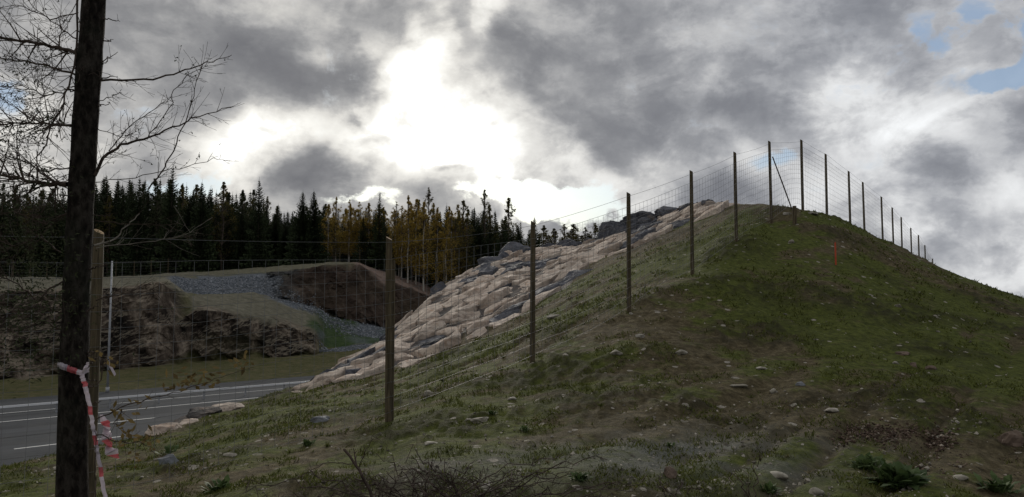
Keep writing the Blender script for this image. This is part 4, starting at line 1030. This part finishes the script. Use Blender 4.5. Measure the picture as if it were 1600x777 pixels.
# ------------------------------------------------------------------ bare brambles along the bottom
def bramble(u0,d,n,spanx,ytop,seed,label,stub=False):
    rr=random.Random(seed); x=(u0-CX)/F*d; z0=hz(x,d); root=tag(empty('bramble_bush',(x,d,z0)),label,'bush')
    H_=PX(u0,ytop,d).z-z0
    for k in range(int(n*1.35)):
        b=MB(); a=rr.gauss(0,1); p=Vector((rr.gauss(0,.12)*spanx,rr.gauss(0,.08),-.03)); pts_=[p]; vx=rr.gauss(0,.35)*spanx; h=H_*rr.uniform(.45,1.05); m_=12
        for i in range(1,m_+1):
            t=i/m_; pts_.append(p+Vector((vx*t+rr.gauss(0,.008),rr.gauss(0,.012)+.1*t*rr.uniform(-1,1),h*(1.6*t-.75*t*t*rr.uniform(.8,1.25)))))
        b.tube(pts_,[.0042*(1-.7*i/m_)+.0011 for i in range(m_+1)],4,False)
        for i in range(2,m_):
            if rr.random()<.6: twigs(b,pts_[i],(pts_[i+1]-pts_[i]).normalized()+Vector((rr.gauss(0,.8),rr.gauss(0,.5),rr.gauss(0,.6))),rr.uniform(.05,.20),.0018,1 if rr.random()<.4 else 0,rr,.05,None)
        obj('stem',b.mesh('stem',M['twig']),root)
bramble(440,4.9,9,1.0,735,1,'thin bare twigs at the bottom left of the brambles')
bramble(540,5.0,8,1.2,752,9,'low bare twigs beside the stout broken stem')
bramble(640,5.2,16,1.7,712,2,'dense leafless bramble tangle left of centre at the bottom')
bramble(720,5.2,18,1.5,690,3,'tallest arching leafless brambles at the bottom centre')
bramble(810,5.1,16,1.6,722,4,'reddish leafless bramble tangle right of the tallest arches')
bramble(1170,5.6,3,.4,700,6,'single thin dead weed stalk standing at the bottom right of centre')
bramble(1030,5.6,3,.5,722,8,'two dry weed stalks near the reddish stone')
ss=tag(empty('broken_sapling',PX(590,830,4.7)),'stout dark broken stem with a few side twigs at the bottom','sapling'); BO=ss.location.copy()
limb('stem',[(594,830),(582,775),(562,735),(537,702)],.013,.008,ss,rr,3,.1,1,d=4.7,leaf=0,orig=BO)
limb('twig',[(560,735),(568,712),(580,690),(584,676)],.003,.0012,ss,rr,6,.09,1,d=4.7,leaf=0,orig=BO)
limb('twig',[(552,725),(510,722),(480,738),(470,745)],.003,.001,ss,rr,5,.09,1,d=4.7,leaf=0,orig=BO)
limb('twig',[(582,778),(540,770),(490,780),(450,772)],.003,.001,ss,rr,6,.10,1,d=4.7,leaf=0,orig=BO)
# ------------------------------------------------------------------ weeds, wood chip heap, stump
def weed(u,y,n,s,label,seed,m='weed_leaf',cat='weed',grassy=False):
    p=hit(u,y)
    if p is None: return
    rr=random.Random(seed); b=MB(); k=p.y/F*s
    for i in range(n):
        a=rr.uniform(0,6.3); L_=k*rr.uniform(.5,1); e=rr.uniform(.3,1.3) if not grassy else rr.uniform(.9,1.5); dr=Vector((math.cos(a)*math.cos(e),math.sin(a)*math.cos(e),math.sin(e)))
        o_=Vector((rr.gauss(0,.2),rr.gauss(0,.2),0))*k; w=Vector((-dr.y,dr.x,.1)).normalized()*L_*(.16 if not grassy else .04); mid=o_+dr*L_*.6+Vector((0,0,.04*k)); tip=o_+dr*L_-Vector((0,0,L_*.15))
        b.tri(o_,mid-w,mid+w); b.tri(mid-w,tip,mid+w)
    tag(obj(('leafy_weed' if not grassy else 'grass_tuft'),b.mesh('weed',M[m]),None,p),label,cat)
weed(1405,762,130,52,'large dark green leafy weed at the bottom right',1)
weed(1355,735,60,36,'smaller leafy weed just left of the large one',2)
weed(1265,688,30,22,'thin upright grass tuft on the gravel',3,'blade','grass tuft',True)
weed(905,752,60,22,'small green weed at the bottom centre right',4)
weed(820,674,40,12,'tiny green tuft on the brown ground',5)
weed(768,648,34,11,'tiny dark tuft above the long flat stone',6)
weed(1046,699,34,12,'small green tuft on the bare brown patch',7)
weed(480,697,50,16,'round dark tuft below the grey slab',8)
weed(264,712,24,26,'leafy sprig growing on the mossy stone',9)
weed(340,768,40,30,'dull green weed at the bottom left beside the tree',10)
weed(1200,772,50,26,'pale green weed at the bottom edge right of the reddish stone',11)
weed(1560,770,60,40,'ragged weed in the bottom right corner',12)
rr=random.Random(55)
for k in range(90):
    u=rr.uniform(200,1600); y=rr.uniform(560,777); p=hit(u,y)
    if p is None: continue
    b=MB()
    if k%9==0 or True:
        n_=14; kk=p.y/F*rr.uniform(7,13)
        for i in range(n_):
            a=rr.uniform(0,6.3); e=rr.uniform(.4,1.4); dr=Vector((math.cos(a)*math.cos(e),math.sin(a)*math.cos(e),math.sin(e)))*kk*rr.uniform(.5,1); w=dr.orthogonal().normalized()*kk*.08; b.tri(-w,w,dr)
    tag(obj('grass_tuft',b.mesh('grass_tuft',M['blade'] if k%3 else M['straw'])),'small grass tuft on the hillside','grass tuft','small grass tufts scattered over the hillside').location=p
def chips(rr):
    t=rr.random(); u=1315+t*170+rr.gauss(0,16); y=682+rr.gauss(0,8)+ (8 if t>.8 else 0)
    p=hit(u,y)
    if p is not None: p.z+=abs(rr.gauss(0,.02))
    return p
tag(rubble('bark_chips',1900,chips,.006,.030,M['chips'],71),'low heap of dark bark and wood chips on the right','wood chips',kind='stuff')
def chips2(rr): return hit(rr.uniform(1380,1640),rr.uniform(690,760))
tag(rubble('bark_litter',900,chips2,.006,.028,M['chips'],72),'thin brown bark litter spread around the stump','litter',kind='stuff')
boulder('tree_stump',1580,696,36,26,M['red_stone'],90,'dark rotten stump at the right edge','stump',sub=3,sink=.15)
b=MB(); 
for k in range(60):
    p=hit(rr.uniform(1200,1640),rr.uniform(655,760)) or hit(700,700); a=rr.uniform(0,3.14); L_=rr.uniform(.05,.16); dr=Vector((math.cos(a),math.sin(a)*.6,rr.uniform(-.1,.2)))*L_
    b.tube([p+Vector((0,0,.01)),p+dr*.5+Vector((0,0,.02)),p+dr+Vector((0,0,.01))],[.003,.0025,.0015],4,False)
tag(obj('fallen_twigs',b.mesh('fallen_twigs',M['dead_twig'])),'small broken twigs lying around the chip heap','twigs',kind='stuff')
